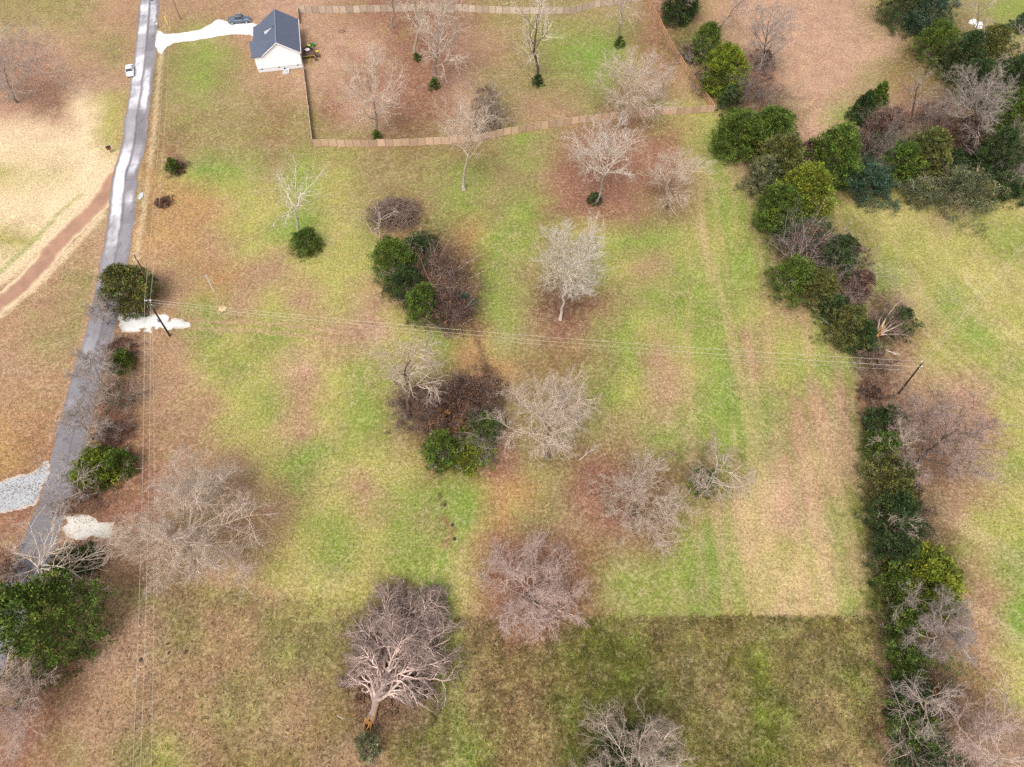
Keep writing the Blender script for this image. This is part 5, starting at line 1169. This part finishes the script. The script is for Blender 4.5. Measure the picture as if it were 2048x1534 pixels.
for i, (nm, lb, bb, lf, sh, dn) in enumerate(EV):
    evergreen(nm, lb, 'cedar' if nm[0] == 'c' else 'shrub', bb, lf, sh, seed=500 + i, dens=dn, lsz=.28 if nm[0] == 'c' else .23,
              twigs=12 if (nm[0] == 'e' and bb[2] - bb[0] > 45 and i % 3 != 1) else 0, hmin=.8 if sh == 'dome' else 1.2, lobes=.6 if (sh == 'dome' and bb[2] - bb[0] > 60 and bb[0] > 1400) else .28)

# ---------------------------------------------------------------- fallen trees, brush pile, logs
b0 = P3(742, 1440); b1 = P3(792, 1300)
d = Vector((b1.x - b0.x, b1.y - b0.y, 0)).normalized(); pr = Vector((d.y, -d.x, 0))
def lie(V):
    out = np.empty_like(V); out[:, 0] = V[:, 2] * d.x + V[:, 0] * pr.x; out[:, 1] = V[:, 2] * d.y + V[:, 0] * pr.y
    out[:, 2] = np.maximum(V[:, 1] * .42 + 1.5 * sstep(0, 7, V[:, 2]) + .35, .03); return out
ft = bare_tree('fallen_tree', 'big fallen tree lying on the grass with broken orange butt and dense pinkish crown', 'fallen tree', (b0.x, b0.y), 18.4, 7.6, clear=.12,
     lean=(1.2, 0), bark='pink', bark2='pink', dens=1.9, seed=79, n1=30, xf=lie, limb_wob=.16, tdark=.62, trunk_r=.52, tb=1.7, tt=.75)
rng = np.random.default_rng(5); M_SPLIT = mat('split_heartwood', (.36, .18, .06), rough=.8, var=.3, scale=6)
for k in range(9):
    a = k * .7; q = Vector((rng.normal(0, .28), rng.normal(0, .28), .35 + rng.random() * .4)); e = q - d * rng.uniform(.5, 1.4) + Vector((rng.normal(0, .4), rng.normal(0, .3), rng.uniform(0, .5)))
    MB().tube(q, e, .16, .03, 5).build('splinter', M_SPLIT, ft)
MB().tube(Vector((.42, 0, .75)) + d * .2, Vector((.30, 0, .8)) + d * 3.0, .14, .03, 5).build('split_strip', M_SPLIT, ft)
MB().tube(Vector((0, 0, .0)) - d * .7, Vector((0, 0, .55)) - d * .6, .5, .42, 9).build('stump', BARK['dark'], ft)

x, y = ground(792, 432)
bp = empty('brush_pile', (x, y, Tf(x, y)), 0, label='heap of dark cut branches with brown leaves beside the dead snag', cat='brush pile')
n = 230; az = rng.random(n) * 6.28; rr = 4.9 * rng.random(n) ** .6
s = np.stack([rr * np.cos(az), rr * np.sin(az), np.clip(2.3 * (1 - (rr / 6.0) ** 2) * rng.random(n), .1, 3)], 1)
a2 = rng.normal(.6, .8, n); dd = np.stack([np.cos(a2), np.sin(a2), rng.normal(0, .18, n)], 1) * rng.choice([-1, 1], (n, 1))
PL = grow(rng, s - dd * 1.6, dd, rng.uniform(2.5, 5.5, n), 7, .13, -.02); PL[..., 2] = np.clip(PL[..., 2], .05, 2.9); RL = taper(rng.uniform(.03, .11, n), 7, .3)
for k in range(0, 24):
    A = Acc(); v, q = tubes(PL[k:k+1], RL[k:k+1] * 1.2, 5); A.add(v, q, (1.1,) * 3); A.obj('branch', BARK['pale' if k % 3 == 0 else 'brown'], bp)
A = Acc(); v, q = tubes(PL[24:], RL[24:], 4); A.add(v, q, (.9,) * 3)
s, dd, l, r = children(rng, PL, RL, 8, .1, 1, 40, .3, np.full(n, 4.), .5); P2 = grow(rng, s, dd, l, 4, .15, -.03); P2[..., 2] = np.maximum(P2[..., 2], .03); v, q = tubes(P2, taper(np.full(len(s), .022), 4, .4), 3); A.add(v, q, (1, 1, 1))
s, dd, l, r = children(rng, P2, np.full((len(s), 4), .014), 4, .1, 1, 40, .5, l, .8); v, q = cones(rng, s, dd, l, np.full(len(s), .013)); A.add(v, q, (1.1,) * 3)
A.obj('tangled_twigs', BARK['brown'], bp, kind='stuff')
foliage_acc(rng, 4.9, 1.7, 'dome', 2600, .2, lobes=.5).obj('dead_leaves', LEAF['brown'], bp, kind='stuff')
# broken tree in the hedgerow with torn orange wood
x, y = ground(1742, 688)
bt = empty('broken_tree', (x, y, Tf(x, y)), 0, label='storm-broken hedgerow tree with torn orange wood and two bare limbs', cat='broken tree')
MB().tube((0, 0, 0), (.2, .2, 3.0), .5, .35, 9).build('trunk', BARK['brown'], bt)
for k, (ax, ay, ln_k) in enumerate(((1.0, .55, 8.5), (.62, .95, 7.5), (1.0, .15, 6.0), (.25, .9, 6.0), (.9, -.2, 5.), (.9, .8, 7.))):
    P = grow(rng, np.array([[.1, .1, 2.4]]), np.array([[ax, ay, .42]]), np.array([ln_k]), 9, .07, -.01); P[..., 2] = np.maximum(P[..., 2], .3)
    Rk = taper(np.array([.2]), 9, .25); A = Acc(); v, q = tubes(P, Rk, 5); A.add(v, q, (1, 1, 1)); A.obj('limb', BARK['pink'], bt)
    s, dd, l, r = children(rng, P, Rk, 16, .25, 1, 42, .4, np.array([ln_k]), .5); P2 = grow(rng, s, dd, l, 5, .13, 0); A = Acc(); R2 = taper(np.maximum(r, .03), 5, .3); v, q = tubes(P2, R2, 3); A.add(v, q, (1, 1, 1))
    s, dd, l, r = children(rng, P2, R2, 7, .15, 1, 40, .5, l, .6); v, q = cones(rng, s, dd, l, np.full(len(s), .02)); A.add(v, q, (1.1,) * 3)
    Q = np.stack([s, s + dd * l[:, None]], 1); s, dd, l, r = children(rng, Q, np.full((len(s), 2), .01), 4, .2, .9, 40, .6, l, 1); v, q = cones(rng, s, dd, l, np.full(len(s), .012)); A.add(v, q, (1.1,) * 3)
    A.obj('twigs', BARK['brown'], bt, kind='stuff')
MB().tube((-.1, -.3, 2.6), (.6, .3, 3.6), .26, .12, 5).build('torn_wood', M_SPLIT, bt)
MB().tube((.5, .6, 3.9), (1.0, 1.6, 4.6), .18, .12, 6).build('torn_wood', mat('split_sapwood', (.50, .36, .17), var=.15), bt)
for k in range(5): MB().tube((rng.normal(.2, .25), rng.normal(.1, .25), 2.9), (rng.normal(.5, .5), rng.normal(.4, .4), 4.3), .16, .02, 4).build('splinter', M_SPLIT, bt)
def log(u0, v0, u1, v1, r, lb, m='pale', kids=10, nm='fallen_branch'):
    a = P3(u0, v0); b = P3(u1, v1); L_ = (b - a).length; root = empty(nm, tuple(a), 0, label=lb, cat='branch')
    dd = np.array([[(b - a).x, (b - a).y, 0.0]]); P = grow(rng, np.array([[0, 0, r]]), dd, np.array([L_]), 8, .06, 0); P[..., 2] = np.clip(P[..., 2], r, .5); R_ = taper(np.array([r]), 8, .3)
    A = Acc(); v, q = tubes(P, R_, 6); A.add(v, q, (1, 1, 1)); A.obj('stem', BARK[m], root)
    if kids:
        s, d_, l, rr_ = children(rng, P, R_, kids, .3, 1, 35, .4, np.array([L_]), .5); P2 = grow(rng, s, d_, l, 5, .12, -.02); P2[..., 2] = np.maximum(P2[..., 2], .03); A = Acc(); R2 = taper(rr_, 5, .3); v, q = tubes(P2, R2, 3); A.add(v, q, (1, 1, 1))
        s, d_, l, rr_ = children(rng, P2, R2, 5, .2, 1, 35, .5, l, .6); v, q = cones(rng, s, d_, l, np.full(len(s), .015)); A.add(v, q, (1.1,) * 3); A.obj('twigs', BARK[m], root, kind='stuff')
log(1158,922,1196,890,.09,'pale fallen branch on the grass beside the round bare tree','white',14)
log(800,1159,778,1156,.12,'short grey log lying above the fallen tree','grey',3)
log(1325,1078,1362,1104,.08,'broken twiggy branch under the wide dark-trunked tree','grey',12)
log(674,1430,690,1444,.05,'small pale stick on the grass left of the fallen tree','white',4)
log(1322,902,1352,915,.10,'dark red-brown fallen bough between the two pasture trees','brown',12)
log(1128,130,1118,118,.07,'white fallen stick in the yard right of the crooked tree','white',2)
log(480,952,520,946,.06,'thin pale fallen stick in the grass above the very large tree','pale',5)
log(1770,700,1800,712,.08,'pale broken limb at the hedgerow below the splintered tree','white',14)
CL = ['small dark dirt clod at the top of the clod trail in the green swale','dark dirt clod in the middle of the clod trail in the green swale','lowest dark dirt clod of the trail in the green swale','left one of two dark clods in the mid pasture right of the round bare tree','right one of two dark clods in the mid pasture right of the round bare tree','upper dark clod of a pair just right of the overhead wires','lower dark clod of a pair just right of the overhead wires','dark clod standing apart, right of the pair near the wires','dark clod directly under the overhead wires']
for k, (u, v) in enumerate(((890,1010),(905,1050),(909,1078),(1150,850),(1164,856),(336,1288),(338,1306),(372,1304),(282,1320))):
    x, y = ground(u, v); o = lathe([(.22, -.02), (.2, .1), (.08, .16)], 7).build('dirt_clod', mat('dark_soil' + str(k), (.05, .035, .03), var=.3), group='dark dirt clods in the grass', cat='dirt clod',
        label=CL[k]); o.location = (x, y, Tf(x, y)); o.scale = (1 + .5 * math.sin(k), 1.4, 1); o.rotation_euler = (0, 0, k)
# white heap by the top right hedgerow
for k, (u, v, sx, sy, lb) in enumerate(((1944,46,1.0,.8,'smaller white sheet-covered heap in the far hedgerow'), (1957,53,1.5,1.0,'larger white sheet-covered heap in the far hedgerow'), (1965,70,1.3,1.0,'pale grey heap just below the white ones'))):
    x, y = ground(u, v); o = lathe([(1.0, 0), (.95, .5), (.6, .9), (.15, 1.05)], 9).build('covered_heap', M_TRIM if k < 2 else M_CONC, label=lb, cat='heap'); o.location = (x, y, Tf(x, y)); o.scale = (sx, sy, 1); o.rotation_euler = (0, 0, k)
